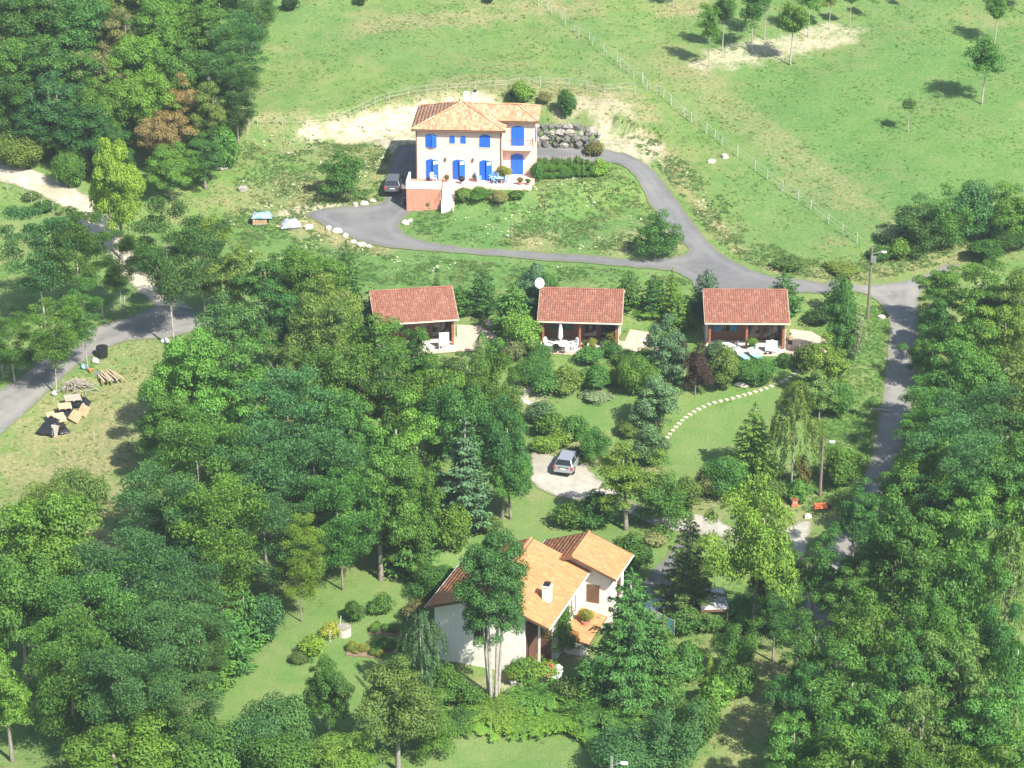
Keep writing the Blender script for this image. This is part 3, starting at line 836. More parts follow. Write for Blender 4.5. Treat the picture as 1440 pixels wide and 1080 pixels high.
# roofs
def hip_roof(x0, y0, x1, y1, ze, rise, ridge, lights, seed):
    """ridge: two local points (may coincide)"""
    a, b = Vector(ridge[0]), Vector(ridge[1])
    c = [Vector((x0,y0,ze)), Vector((x1,y0,ze)), Vector((x1,y1,ze)), Vector((x0,y1,ze))]
    s_ = MB()
    s_.add([*c, a, b], [(0,1,5,4), (1,2,5), (2,3,4,5), (3,0,4)])
    s_.add([p+Vector((0,0,-.14)) for p in c]+[Vector((p.x, p.y, ze-.002)) for p in c], [(0,1,5,4),(1,2,6,5),(2,3,7,6),(3,0,4,7),(0,3,2,1)])
    so = s_.build("roof", M['brown'], PHO)
    for i, (p0, p1, q0, q1) in enumerate(((c[0], c[1], b, a), (c[1], c[2], b, b), (c[2], c[3], a, b), (c[3], c[0], a, a))):
        U = (p1-p0).normalized(); V = (q1-p0); V = (V-U*V.dot(U)).normalized()
        poly = [(0, 0), ((p1-p0).dot(U), 0), ((q0-p0).dot(U), (q0-p0).dot(V)), ((q1-p0).dot(U), (q1-p0).dot(V))]
        if (q0-q1).length < 1e-6: poly = poly[:3]
        tiles("roof_tiles", M['tile_light'], so, p0, U, V, .24, .40, poly, arch=.026, butt=.008, up_=.008, seed=seed+i)
    for p0, q0 in ((c[0], a), (c[1], b), (c[2], b), (c[3], a)): ridge_caps("ridge_tiles", M['tile_light'], so, p0+Vector((0,0,.07)), q0+Vector((0,0,.1)))
    if (a-b).length > .3: ridge_caps("ridge_tiles", M['tile_light'], so, a+Vector((0,0,.1)), b+Vector((0,0,.1)))
    return so
hip_roof(-.42, -.42, W_+.42, D_+.42, EH+.16, 1.75, ((4.6, 3.6, EH+1.95), (4.75, 3.6, EH+1.95)), 1, 11)
hip_roof(5.6, WY-.38, WX+WL+.4, WY+WD+.38, WE+.14, 1.1, ((5.7, 4.3, WE+1.12), (10.4, 4.3, WE+1.12)), 1, 31)
mb = MB()
mb.tube([(-.44, -.5, EH+.08), (W_+.44, -.5, EH+.08)], .07, 6); mb.tube([(WX-.0, WY-.45, WE+.06), (WX+WL+.42, WY-.45, WE+.06)], .07, 6)
mb.tube([(W_-.08, -.5, EH+.08), (W_-.08, -.07, EH-.3), (W_-.08, -.07, -.02)], .045, 6); mb.tube([(.08, -.5, EH+.08), (.08, -.07, EH-.3), (.08, -.07, .02)], .045, 6)
mb.build("gutter", M['brown'], PHO)
def chimney(parent, x, y, z0, z1, w, mat, cap=True):
    o = MB().box(x-w/2, y-w/2, z0, x+w/2, y+w/2, z1).build("chimney", mat, parent)
    if cap:
        MB().box(x-w/2-.05, y-w/2-.05, z1+.002, x+w/2+.05, y+w/2+.05, z1+.08).build("chimney_cap", mat, o)
        MB().box(x-w/2+.08, y-w/2+.08, z1+.083, x+w/2-.08, y+w/2-.08, z1+.3).build("chimney_pot", M['dark'], o)
    return o
chimney(PHO, 5.0, 4.6, EH+1.0, EH+2.75, .62, M['white_wall'], False)
chimney(PHO, 5.85, 5.0, EH+.9, EH+2.6, .48, M['white_wall'])
MB().tube([(4.2, 4.9, EH+1.0), (4.2, 4.9, EH+2.55)], .05, 7).build("vent_pipe", M['dirty_white'], PHO)
# balcony of the wing
bx0, bx1, by0, by1, bz = WX+.06, WX+WL-.15, 1.0, WY-.003, 3.12
MB().box(bx0, by0, bz-.16, bx1, by1, bz).build("balcony", M['cream_wall'], PHO)
mb = MB(); mb.tube([(bx0+.02, by0+.04, bz+.95), (bx1-.04, by0+.04, bz+.95), (bx1-.04, by1-.02, bz+.95)], .03, 6)
for k in range(13): mb.tube([(bx0+.05+(bx1-bx0-.1)*k/12, by0+.04, bz), (bx0+.05+(bx1-bx0-.1)*k/12, by0+.04, bz+.94)], .012, 5)
for k in range(5): mb.tube([(bx1-.04, by0+.04+(by1-by0-.1)*k/4, bz), (bx1-.04, by0+.04+(by1-by0-.1)*k/4, bz+.94)], .018, 5)
mb.build("railing", M['brown'], PHO)
# terrace with its low wall, and the salmon bastion at the corner
MB().box(2.9, -1.75, -1.5, 12.2, -.003, -.004).box(9.05, -.002, -1.5, 12.4, WY-.003, -.004).build("terrace", M['pink_wall'], PHO)
MB().box(-.75, -3.1, -3.2, 2.85, -.003, -.05).build("terrace_base", M['salmon_wall'], PHO)
mb = MB(); mb.box(-.78, -3.14, -.047, 2.88, -2.94, .72); mb.box(-.78, -2.937, -.047, -.58, -.006, .72); mb.box(2.68, -2.937, -.047, 2.88, -2.2, .6)
mb.build("parapet", M['white_wall'], PHO)
for k in range(7):
    MB().box(2.95, -1.8-.3*k-.3, -3.0, 4.05, -1.8-.3*k, -.02-.2*(k+1)).build("step", M['white_wall'], PHO)
MB().prism([(4.07, -1.77, -.3), (4.07, -4.05, -1.7), (4.07, -4.05, -3.2), (4.07, -1.77, -3.2)], (.2, 0, 0)).build("stair_wall", M['pink_wall'], PHO)
mb = MB(); mb.tube([(2.92, -1.85, .85), (2.92, -3.85, -.6)], .025, 5)
for k in range(3): mb.tube([(2.92, -1.95-.7*k, -.2-.47*k-.1), (2.92, -1.95-.7*k, .8-.497*k)], .018, 5)
mb.build("handrail", M['brown'], PHO)
for x in (3.1, 6.0):
    mb = MB(); mb.box(x-.06, -.14, 2.0, x+.06, -.004, 2.12); mb.tube([(x, -.17, 2.1), (x, -.17, 2.42)], [.05, .09], 6); mb.build("wall_lamp", M['brown'], PHO)
def on_ph(x, y, z=0.0): 
    q = ph(x, y); return Vector((q[0], q[1], PH_O.z+z))

# ------------------------------------------------------------------ chalets
def chalet(i, shut, wall, lab, side_mat, end_white, extra_h=0):
    p_, rz = CH[i]
    root = empty("chalet", p_, rz, lab, "chalet", "wooden chalets with red tiled roofs")
    X0, X1, Y0, Y1, EZ = -3.62, 3.62, 0.0, 7.3, 2.58
    MB().box(X0-.1, -1.0, -.5, X1+.1, Y1, -.02).build("floor_slab", M['pale_patio'], root)
    mb = MB()
    op = [(.55, 2.75, .95, 2.05), (3.75, 5.0, .06, 2.1), (5.25, 6.85, .06, 2.1)]
    wall_open(mb, (X0+.14, 2.0, 0), (1, 0, 0), X1-X0-.28, 2.86, .12, op, (0, -1, 0)); mb.build("wall", wall, root)
    mb = MB()
    for k in range(13): mb.box(X0+.141, 1.975, .05+.215*k, X0+.141+.4, 1.997, .05+.215*k+.18)
    mb.build("cladding", wall, root)
    for sx, nm in ((X0, 'left'), (X1, 'right')):
        s_ = 1 if sx > 0 else -1
        y0 = 0.62 if (sx > 0) else 1.99
        mb = MB(); x0, x1 = sorted((sx, sx-s_*.12))
        mb.prism([(x0, y0, -.3), (x0, Y1, -.3), (x0, Y1, EZ), (x0, 3.55, EZ+1.45), (x0, y0, EZ+.02+.12*y0)], (x1-x0, 0, 0)); mb.build("side_wall", side_mat, root)
        xa, xb = sorted((sx+s_*.004, sx+s_*.05))
        for ya, yb in ((Y1-.22, Y1), (y0, y0+.16)): MB().box(xa, ya, -.2, xb, yb, EZ).build("corner_board", M['cream_wood'], root)
    MB().box(X0, Y1+.002, -.3, X1, Y1+.12, EZ).build("back_wall", side_mat, root)
    MB().box(X0+.2, 2.35, .0, X1-.2, 2.4, 2.5).build("interior", M['dark'], root)  # black sheet standing in for the unlit room behind the windows
    framed_window(root, (X0+.14+1.65, 2.0, .95), 2.2, 1.1, M['brown'], bars=3)
    for s_, x in ((1, X0+.14+.55), (-1, X0+.14+2.75)):
        sh = MB().box(min(0, s_*.72), -.05, 0, max(0, s_*.72), 0, 1.16)
        o = sh.build("shutter", shut, root, loc=(x-s_*.04 if False else x, 1.985, .92), rot=(0, 0, 0))
        h_ = MB(); cxh = s_*.36
        h_.prism([(cxh+a*.085, -.058, .78+b_*.085) for a, b_ in ((0,-1),(.75,-.1),(.95,.5),(.55,.95),(0,.55),(-.55,.95),(-.95,.5),(-.75,-.1))], (0, -.006, 0)); h_.build("heart", M['light_blue'], o)
    framed_window(root, (X0+.14+4.375, 2.0, .06), 1.25, 2.04, M['red_wood'], bars=1); framed_window(root, (X0+.14+6.05, 2.0, .06), 1.6, 2.04, M['brown'], bars=1)
    for x in (X0+.16, .02, X1-.16):
        po = MB().box(x-.1, -.1, -.05, x+.1, .1, EZ-.02).build("post", M['red_wood'], root)
    MB().box(X0, -.12, EZ-.018, X1, .12, EZ+.2).build("beam", M['red_wood'], root)
    RX0, RX1, RY0, RY1, RZ = -3.98, 3.98, -.42, 7.75, EZ+.16
    ry, rh = 3.55, 1.78
    s_ = MB()
    for (ya, za, yb, zb) in ((RY0, RZ, ry, RZ+rh), (RY1, RZ, ry+.003, RZ+rh)):
        s_.prism([(RX0, ya, za), (RX0, yb, zb), (RX0, yb, zb-.14), (RX0, ya, za-.14)], (RX1-RX0, 0, 0))
    ro = s_.build("roof", M['dark_wood'], root)
    sl = math.hypot(ry-RY0, rh); 
    tiles("roof_tiles", M['tile_red'], ro, (RX0, RY0, RZ), (1, 0, 0), (0, ry-RY0, rh), .215, .36, [(0, -.06), (RX1-RX0, -.06), (RX1-RX0, sl-.1), (0, sl-.1)], lift=.02, seed=40+i)
    tiles("roof_tiles", M['tile_red'], ro, (RX0, RY1, RZ), (1, 0, 0), (0, ry-RY1, rh), .215, .36, [(0, -.06), (RX1-RX0, -.06), (RX1-RX0, sl-.1), (0, sl-.1)], lift=.02, seed=50+i)
    ridge_caps("ridge_tiles", M['tile_red'], ro, (RX0-.02, ry, RZ+rh+.02), (RX1+.02, ry, RZ+rh+.02))
    mb = MB(); mb.tube([(RX0, RY0-.07, RZ-.05), (RX1, RY0-.07, RZ-.05)], .08, 6); mb.tube([(X1-.0, RY0-.07, RZ-.08), (X1+.02, -.14, RZ-.4), (X1+.02, -.14, 0)], .04, 6); mb.build("gutter", M['cream_wood'], root)
    for x in (RX0-.03, RX1+.002):
        for (ya, za, yb, zb) in ((RY0, RZ, ry, RZ+rh), (RY1, RZ, ry, RZ+rh)):
            MB().prism([(x, ya, za+.04), (x, yb, zb+.04), (x, yb, zb-.2), (x, ya, za-.2)], (.028, 0, 0)).build("bargeboard", M['cream_wood'], ro)
    return root
chalet(0, M['green_paint'], M['dark_wood'], "red-roofed chalet half hidden by the grove, its porch turned towards the trees", M['dark_wood'], False)
chalet(1, M['green_paint'], M['dark_wood'], "red-roofed chalet with dark green shutters and white satellite dish", M['green_board'], True)
chalet(2, M['teal_blue'], M['dark_wood'], "red-roofed chalet with blue heart shutters nearest the lane", M['cream_wood'], True)
def on_ch(i, x, y, z=0.0):
    p_, rz = CH[i]; c, s_ = math.cos(rz), math.sin(rz)
    return Vector((p_.x+x*c-y*s_, p_.y+x*s_+y*c, p_.z+z))

# ------------------------------------------------------------------ orange-roofed house
LHO = empty("house", (LH_P.x, LH_P.y, LH_P.z), LH_ROT, "white house with two bright orange roofs behind the tall many-stemmed conifer", "house")
LB = lambda x, y, z: (x-.5, y-.5, z)
EL = 4.55; RW, RL, RR = 9.8, 9.8, 1.8
def bx(mb, x0, y0, z0, x1, y1, z1): mb.box(x0-.5, y0-.5, z0, x1-.5, y1-.5, z1); return mb
mb = MB()
wall_open(mb, LB(.5, .5, -1), (1, 0, 0), 7.2, EL+1.0, .3, [(3.1, 4.2, 3.05, 4.5)], (0, -1, 0))
mb.prism([LB(.5, .5, EL+.002), LB(7.7, .5, EL+.002), LB(7.7, .5, EL+.6), LB(4.9, .5, EL+RR-.25), LB(.5, .5, EL+.05)], (0, .3, 0))
bx(mb, .5, .803, -1, .8, 9.6, EL); bx(mb, .803, 9.3, -1, 8.9, 9.6, EL)
bx(mb, 7.4, .803, -1, 7.7, 3.6, EL); bx(mb, 7.703, 3.3, -1, 8.94, 3.6, EL)
wall_open(mb, LB(9.25, 3.603, -1), (0, 1, 0), 5.7, EL+1.0, .3, [(2.3, 2.85, 2.7, 4.9), (3.15, 3.7, 2.7, 4.9), (4.0, 4.55, 2.7, 4.9)], (1, 0, 0))
mb.prism([LB(.6, 9.3, EL+.002), LB(8.8, 9.3, EL+.002), LB(4.9, 9.3, EL+RR-.25)], (0, .3, 0))
mb.build("wall", M['white_wall'], LHO)
framed_window(LHO, (3.1+.55, 0.0, 2.05), 1.1, 1.45, M['brown'], bars=1, depth=.16)
for k, y in enumerate((2.3, 3.15, 4.0)):
    f = MB(); bx(f, 9.08, 3.603+y, 1.7, 9.15, 3.603+y+.55, 3.9); fo_ = f.build("window", M['brown'], LHO)
    g_ = MB(); bx(g_, 9.152, 3.603+y+.09, 1.8, 9.162, 3.603+y+.46, 3.8); g_.build("pane", M['glass'], fo_)
mb = MB(); bx(mb, 7.704, 3.27, 0, 8.89, 3.297, EL-.3); bx(mb, 7.704, .8, 0, 7.73, 3.26, EL-.2); mb.build("porch_wall", M['dark_wood'], LHO)
mb = MB(); bx(mb, 8.75, .55, -.5, 8.9, .7, EL-.1); mb.build("post", M['dirty_white'], LHO)
# second wing
mb = MB(); bx(mb, 5.4, 9.62, -1, 11.5, 13.0, EL-.1)
mb.prism([LB(5.5, 9.62, EL-.098), LB(11.4, 9.62, EL-.098), LB(8.5, 9.62, EL+1.0)], (0, .3, 0)); mb.prism([LB(5.5, 12.7, EL-.098), LB(11.4, 12.7, EL-.098), LB(8.5, 12.7, EL+1.0)], (0, .3, 0))
mb.build("wing_wall", M['white_wall'], LHO)
mb = MB(); bx(mb, 11.502, 11.2, 1.6, 11.56, 12.1, 3.9); mb.build("shutter", M['brown'], LHO)
mb = MB(); bx(mb, 9.6, 9.56, 1.9, 10.6, 9.615, 3.4); mb.build("shutter", M['brown'], LHO)
def gable(x0, x1, xr, y0, y1, ze, rise, nm, seed):
    s_ = MB()
    for xa, s2 in ((x0, -1), (x1, 1)):
        a = [LB(xa, y0, ze), LB(xr+s2*.002, y0, ze+rise), LB(xr+s2*.002, y0, ze+rise-.16), LB(xa, y0, ze-.16)]
        s_.prism(a, (0, y1-y0, 0))
    ro = s_.build(nm, M['brown'], LHO)
    for xa, k in ((x0, 0), (x1, 1)):
        sl = math.hypot(xr-xa, rise)
        tiles("roof_tiles", M['tile_orange'], ro, LB(xa, y0, ze), (0, 1, 0), (xr-xa, 0, rise), .23, .36, [(0, -.05), (y1-y0, -.05), (y1-y0, sl-.08), (0, sl-.08)], lift=.015, arch=.008, butt=.003, up_=.003, seed=seed+k)
    ridge_caps("ridge_tiles", M['tile_orange'], ro, LB(xr, y0, ze+rise+.02), LB(xr, y1, ze+rise+.02))
    for y in (y0-.03, y1+.002):
        for xa in (x0, x1): MB().prism([LB(xa, y, ze+.02), LB(xr, y, ze+rise+.02), LB(xr, y, ze+rise-.2), LB(xa, y, ze-.2)], (0, .028, 0)).build("bargeboard", M['brown'], ro)
    for xg in (x1+.06, x0-.06): MB().tube([LB(xg, y0, ze-.06), LB(xg, y1, ze-.06)], .07, 6).build("gutter", M['dirty_white'], LHO)
    return ro
gable(0, RW, 4.9, 0, RL, EL+.06, RR, "roof", 61)
gable(4.9, 12.1, 8.5, 9.0, 13.4, EL-.02, 1.35, "wing_roof", 71)
c_ = chimney(LHO, *LB(8.5, 3.3, 0)[:2], EL+.2, EL+1.7, .6, M['white_wall'])
# low pent roof over the side terrace
s_ = MB(); s_.prism([LB(9.3, 4.6, 1.5), LB(11.4, 4.6, 1.05), LB(11.4, 4.6, .93), LB(9.3, 4.6, 1.38)], (0, 4.6, 0)); pr_ = s_.build("porch_roof", M['brown'], LHO)
tiles("roof_tiles", M['tile_orange'], pr_, LB(11.4, 4.6, 1.05), (0, 1, 0), (-2.1, 0, .45), .23, .36, [(0, 0), (4.6, 0), (4.6, 2.12), (0, 2.12)], lift=.015, arch=.008, butt=.003, up_=.003, seed=80)
for y in (4.75, 8.9): bx(MB(), 11.0, y, -1, 11.2, y+.2, .98).build("porch_pillar", M['white_wall'], LHO)
bx(MB(), 9.3, 4.62, -1, 10.98, 4.72, .98).build("porch_side", M['white_wall'], LHO)
def on_lh(x, y, z=0.0):
    q = lh(x, y); return Vector((q[0], q[1], LH_P.z+z))

# ------------------------------------------------------------------ foliage prototypes
def leaves(C, Nn, size, aspect, r_, tone, droop=None, along=None):
    """rhombic leaf sprays: centres C, facing Nn; along = direction of the long axis (optional)"""
    n = len(C)
    Nn = Nn/np.linalg.norm(Nn, axis=1, keepdims=True)
    t = r_.normal(size=(n, 3)) if along is None else along+r_.normal(size=(n, 3))*.25
    t -= Nn*(t*Nn).sum(1, keepdims=True); t /= np.linalg.norm(t, axis=1, keepdims=True)+1e-9
    b = np.cross(Nn, t); s = np.asarray(size).reshape(-1, 1)*np.ones((n, 1))
    h = s*.12
    V = np.stack([C-t*s*.5-Nn*h, C+b*s*aspect*.5+Nn*h*.5, C+t*s*.5-Nn*h, C-b*s*aspect*.5+Nn*h*.5], 1).reshape(-1, 3)
    return V, np.repeat(tone, 4)

def fol_mesh(name, parts, mat):
    V = np.concatenate([p_[0] for p_ in parts]); T = np.concatenate([p_[1] for p_ in parts])
    return np_mesh(name, V, np.arange(len(V)).reshape(-1, 4), M[mat], {"tone": T})

def sph(n, r_, zmin=-1.0):
    z = r_.uniform(zmin, 1, n); a = r_.uniform(0, 6.2832, n); q = np.sqrt(np.maximum(0, 1-z*z))
    return np.stack([q*np.cos(a), q*np.sin(a), z], 1)

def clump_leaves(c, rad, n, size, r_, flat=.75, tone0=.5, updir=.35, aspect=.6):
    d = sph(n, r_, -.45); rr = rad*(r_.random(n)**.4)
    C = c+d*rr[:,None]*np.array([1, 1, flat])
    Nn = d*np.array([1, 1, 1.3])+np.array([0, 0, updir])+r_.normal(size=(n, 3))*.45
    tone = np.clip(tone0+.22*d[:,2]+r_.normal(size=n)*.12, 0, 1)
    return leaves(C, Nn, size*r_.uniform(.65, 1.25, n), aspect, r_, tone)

def broad_crown(name, seed, Rr=4.0, Hc=7.0, z0=2.0, nc=62, per=290, leaf=.245, rough=.24, cl=(.85, 1.45), flat=.72, mat='leaf'):
    r_ = np.random.default_rng(seed); parts = []
    ph = r_.uniform(0, 6.28, 6)
    d = sph(nc, r_, -.75)
    a = np.arctan2(d[:,1], d[:,0])
    lob = 1+rough*(np.sin(2*a+ph[0])*.6+np.sin(3*a+ph[1]+2*d[:,2])*.6+np.sin(4*d[:,2]+ph[2]+a)*.5)
    rad = r_.uniform(.55, .92, nc)*lob
    taper = 1-.28*np.clip(d[:,2], 0, 1)*0
    C = d*rad[:,None]*np.array([Rr, Rr, Hc/2])+np.array([0, 0, z0+Hc/2])
    for i in range(nc):
        k = r_.uniform(*cl)
        parts.append(clump_leaves(C[i], k, int(per*k*k), leaf, r_, flat, r_.uniform(.28, .72)))
    n = 1000; q = sph(n, r_)*(r_.random(n)**.5)[:,None]*np.array([Rr*.55, Rr*.55, Hc*.28])+np.array([0, 0, z0+Hc/2])
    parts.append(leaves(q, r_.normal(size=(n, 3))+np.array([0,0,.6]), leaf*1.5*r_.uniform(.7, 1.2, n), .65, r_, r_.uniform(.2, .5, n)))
    return fol_mesh(name, parts, mat)

def feather_crown(name, seed, Rr=4.0, H0=3.6, H1=10.0, nc=46, per=330, leaf=.235):
    """light, layered crown of flat sprays (robinia-like)"""
    r_ = np.random.default_rng(seed); parts = []
    for i in range(nc):
        f = r_.random(); z = H0+(H1-H0)*f
        rmax = Rr*math.sin(math.pi*min(1, .22+.72*(1-f)**.8))**.6
        a = r_.uniform(0, 6.283); q = rmax*math.sqrt(r_.uniform(.05, 1))
        k = r_.uniform(.8, 1.55)
        c = np.array([q*math.cos(a), q*math.sin(a), z-.25*q/Rr*2])
        n = int(per*k*k*.62); d = sph(n, r_); rr = k*np.sqrt(r_.random(n))
        C = c+d*rr[:,None]*np.array([1, 1, .33]); C[:,2] -= .12*rr*rr
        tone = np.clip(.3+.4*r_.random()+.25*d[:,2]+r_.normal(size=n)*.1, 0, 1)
        parts.append(leaves(C, np.array([0,0,1.0])+r_.normal(size=(n,3))*.5, leaf*r_.uniform(.6, 1.3, n), .42, r_, tone))
    return fol_mesh(name, parts, 'leaf')

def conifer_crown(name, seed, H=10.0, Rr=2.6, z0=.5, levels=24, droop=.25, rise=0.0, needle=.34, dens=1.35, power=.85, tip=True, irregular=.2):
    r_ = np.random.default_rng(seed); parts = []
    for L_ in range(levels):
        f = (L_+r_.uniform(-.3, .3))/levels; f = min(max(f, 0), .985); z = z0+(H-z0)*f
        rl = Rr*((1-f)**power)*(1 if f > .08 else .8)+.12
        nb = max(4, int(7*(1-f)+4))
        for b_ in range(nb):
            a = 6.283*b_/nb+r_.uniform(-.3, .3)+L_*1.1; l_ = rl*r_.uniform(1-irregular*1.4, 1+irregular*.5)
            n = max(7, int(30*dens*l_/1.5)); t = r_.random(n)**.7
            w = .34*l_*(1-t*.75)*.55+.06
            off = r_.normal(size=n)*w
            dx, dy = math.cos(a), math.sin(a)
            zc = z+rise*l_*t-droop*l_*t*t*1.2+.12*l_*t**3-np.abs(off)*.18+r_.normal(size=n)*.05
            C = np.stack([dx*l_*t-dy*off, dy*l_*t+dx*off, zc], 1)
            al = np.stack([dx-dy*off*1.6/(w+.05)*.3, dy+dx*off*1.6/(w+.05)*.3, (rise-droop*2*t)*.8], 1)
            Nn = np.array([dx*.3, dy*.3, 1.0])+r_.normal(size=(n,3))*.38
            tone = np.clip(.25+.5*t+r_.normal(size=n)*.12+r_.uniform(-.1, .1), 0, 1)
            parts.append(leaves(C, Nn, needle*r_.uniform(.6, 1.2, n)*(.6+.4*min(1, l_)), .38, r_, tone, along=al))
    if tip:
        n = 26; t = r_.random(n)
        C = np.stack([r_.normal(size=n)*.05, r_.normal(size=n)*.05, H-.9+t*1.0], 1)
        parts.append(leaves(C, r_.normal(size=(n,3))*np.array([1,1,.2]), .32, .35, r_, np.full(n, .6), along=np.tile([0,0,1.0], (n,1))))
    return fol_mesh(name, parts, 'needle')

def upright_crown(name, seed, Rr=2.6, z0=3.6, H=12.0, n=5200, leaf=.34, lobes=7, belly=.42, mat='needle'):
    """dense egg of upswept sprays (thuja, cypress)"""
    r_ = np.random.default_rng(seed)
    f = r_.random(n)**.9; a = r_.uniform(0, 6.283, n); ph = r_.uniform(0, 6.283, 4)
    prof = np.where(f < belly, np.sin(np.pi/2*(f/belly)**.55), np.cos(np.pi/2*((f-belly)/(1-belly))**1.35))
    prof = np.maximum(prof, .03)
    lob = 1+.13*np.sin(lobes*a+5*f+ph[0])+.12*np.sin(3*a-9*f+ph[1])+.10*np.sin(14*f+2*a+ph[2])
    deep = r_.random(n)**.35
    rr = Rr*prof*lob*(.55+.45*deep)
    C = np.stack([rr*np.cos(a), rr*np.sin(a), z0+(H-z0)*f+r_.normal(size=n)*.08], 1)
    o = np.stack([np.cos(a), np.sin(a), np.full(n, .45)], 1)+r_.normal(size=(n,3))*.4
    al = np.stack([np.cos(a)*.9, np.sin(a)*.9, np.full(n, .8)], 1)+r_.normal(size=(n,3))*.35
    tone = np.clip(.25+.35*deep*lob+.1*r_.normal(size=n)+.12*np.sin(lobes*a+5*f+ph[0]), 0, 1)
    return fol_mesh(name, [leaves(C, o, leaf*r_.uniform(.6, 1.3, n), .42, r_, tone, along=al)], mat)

def birch_crown(name, seed, Rr=2.8, H=9.5, z0=2.0):
    r_ = np.random.default_rng(seed); parts = []
    for i in range(150):
        f = r_.random()**.8; a = r_.uniform(0, 6.283); z = z0+1.5+(H-z0-1.5)*f
        q = Rr*(math.sin(math.pi*(.25+.72*f))**.7)*math.sqrt(r_.uniform(.1, 1)); L_ = r_.uniform(1.0, 2.6)*(1-.5*f)
        n = int(34*L_); t = r_.random(n)
        C = np.stack([q*math.cos(a)*(1+.12*t)+r_.normal(size=n)*.09, q*math.sin(a)*(1+.12*t)+r_.normal(size=n)*.09, z-L_*t], 1)
        o = np.stack([np.full(n, math.cos(a)), np.full(n, math.sin(a)), np.full(n, .5)], 1)+r_.normal(size=(n,3))*.6
        parts.append(leaves(C, o, .24*r_.uniform(.6, 1.2, n), .5, r_, np.clip(.3+.4*r_.random()-.2*t+r_.normal(size=n)*.1, 0, 1), along=np.tile([0,0,-1.0], (n,1))))
    return fol_mesh(name, parts, 'leaf')

def shrub_mesh(name, seed, Rr=1.2, H=1.6, n=2800, leaf=.165, lob=.22, flat=.9, mat='leaf', up=.3):
    r_ = np.random.default_rng(seed); parts = []
    nc = 15; d = sph(nc, r_, -.1); ph = r_.uniform(0, 6.28, 3)
    for i in range(nc):
        k = Rr*r_.uniform(.34, .58)
        c = d[i]*np.array([Rr*.66, Rr*.66, H*.5])*r_.uniform(.6, 1.05)+np.array([0, 0, H*.42])
        parts.append(clump_leaves(c, k, int(n/nc), leaf, r_, flat, r_.uniform(.3, .7), up))
    n2 = int(n*.16); q = sph(n2, r_)*np.array([Rr*.6, Rr*.6, H*.4])*(r_.random(n2)**.5)[:,None]+np.array([0,0,H*.42])
    parts.append(leaves(q, r_.normal(size=(n2,3))+np.array([0,0,.5]), leaf*1.4, .7, r_, np.full(n2, .35)))
    me = fol_mesh(name, parts, mat)
    return me

def juniper_mesh(name, seed, Rr=2.6, H=.9, nb=60):
    r_ = np.random.default_rng(seed); parts = []
    for i in range(nb):
        a = r_.uniform(0, 6.283); l_ = Rr*r_.uniform(.45, 1.05); n = int(60*l_); t = r_.random(n)**.8
        w = .10+.22*l_*(1-t)*.6; off = r_.normal(size=n)*w; dx, dy = math.cos(a), math.sin(a)
        C = np.stack([dx*l_*t-dy*off, dy*l_*t+dx*off, .18+H*np.sin(np.pi*(.12+.62*t))*r_.uniform(.55, 1.05)+r_.normal(size=n)*.04], 1)
        parts.append(leaves(C, np.array([dx*.2, dy*.2, 1.0])+r_.normal(size=(n,3))*.35, .26*r_.uniform(.6, 1.2, n), .34, r_, np.clip(.05+.85*t+r_.normal(size=n)*.1, 0, 1), along=np.tile([dx, dy, .25], (n,1))))
    return fol_mesh(name, parts, 'leaf')

def trunk_mesh(name, seed, H, top, r0, limbs=6, lean=.12, mat='bark', spread=1.6, multi=1):
    rr = random.Random(seed); mb = MB()
    for s_ in range(multi):
        ax = rr.uniform(0, 6.28) if multi == 1 else 6.283*s_/multi
        sp = 0 if multi == 1 else .75
        bx_, by_ = sp*.45*math.cos(ax), sp*.45*math.sin(ax)
        lx, ly = (rr.uniform(-lean, lean), rr.uniform(-lean, lean)) if multi == 1 else (.055*math.cos(ax), .055*math.sin(ax))
        pts = [(bx_+lx*top*t+.06*math.sin(5*t+s_+seed), by_+ly*top*t+.06*math.cos(4*t+seed), -.3+(top+.3)*t) for t in [k/7 for k in range(8)]]
        mb.tube(pts, [r0*(1.25-.25*min(1, k/1.0))*(1-.11*k)+.02 for k in range(8)], 7)
        for k in range(limbs):
            t = rr.uniform(.42, .92); i = min(6, int(t*7)); p0 = Vector(pts[i]).lerp(Vector(pts[i+1]), t*7-i)
            a = rr.uniform(0, 6.28); l_ = spread*rr.uniform(.6, 1.1)*(1.2-t)*1.5
            p1 = p0+Vector((math.cos(a)*l_*.5, math.sin(a)*l_*.5, l_*.35)); p2 = p0+Vector((math.cos(a)*l_, math.sin(a)*l_, l_*.85))
            mb.tube([p0, p1, p2], [r0*.42*(1.1-t), r0*.28*(1.1-t), .02], 5)
    return mb.mesh(name, M[mat], smooth=True)

def weed_patch(name, x, y, r_, color, n=11, rad=.22, leaf=.15, h=.14, mat='leaf'):
    k = len(x); z = ground(x, y); m_ = k*n
    s_ = np.repeat(r_.uniform(.5, 1.5, k), n)
    a = r_.uniform(0, 6.283, m_); q = rad*s_*np.sqrt(r_.random(m_))
    C = np.stack([np.repeat(x, n)+q*np.cos(a), np.repeat(y, n)+q*np.sin(a), np.repeat(z, n)+h*s_*(1-.7*(q/(rad*s_))**2)*r_.uniform(.5, 1.1, m_)], 1)
    Nn = np.stack([.5*np.cos(a)*q/rad, .5*np.sin(a)*q/rad-.15, np.ones(m_)], 1)+r_.normal(size=(m_, 3))*.35
    V, T = leaves(C, Nn, leaf*r_.uniform(.6, 1.4, m_), .5, r_, np.clip(np.repeat(r_.random(k), n)*.8+r_.random(m_)*.2, 0, 1))
    return link(name, np_mesh(name, V, np.arange(len(V)).reshape(-1, 4), M[mat], {"tone": T}), color=(*color, 1), kind="stuff")
x, y, r_ = view_points(30000, 300, 180, 1440, 410, 15)
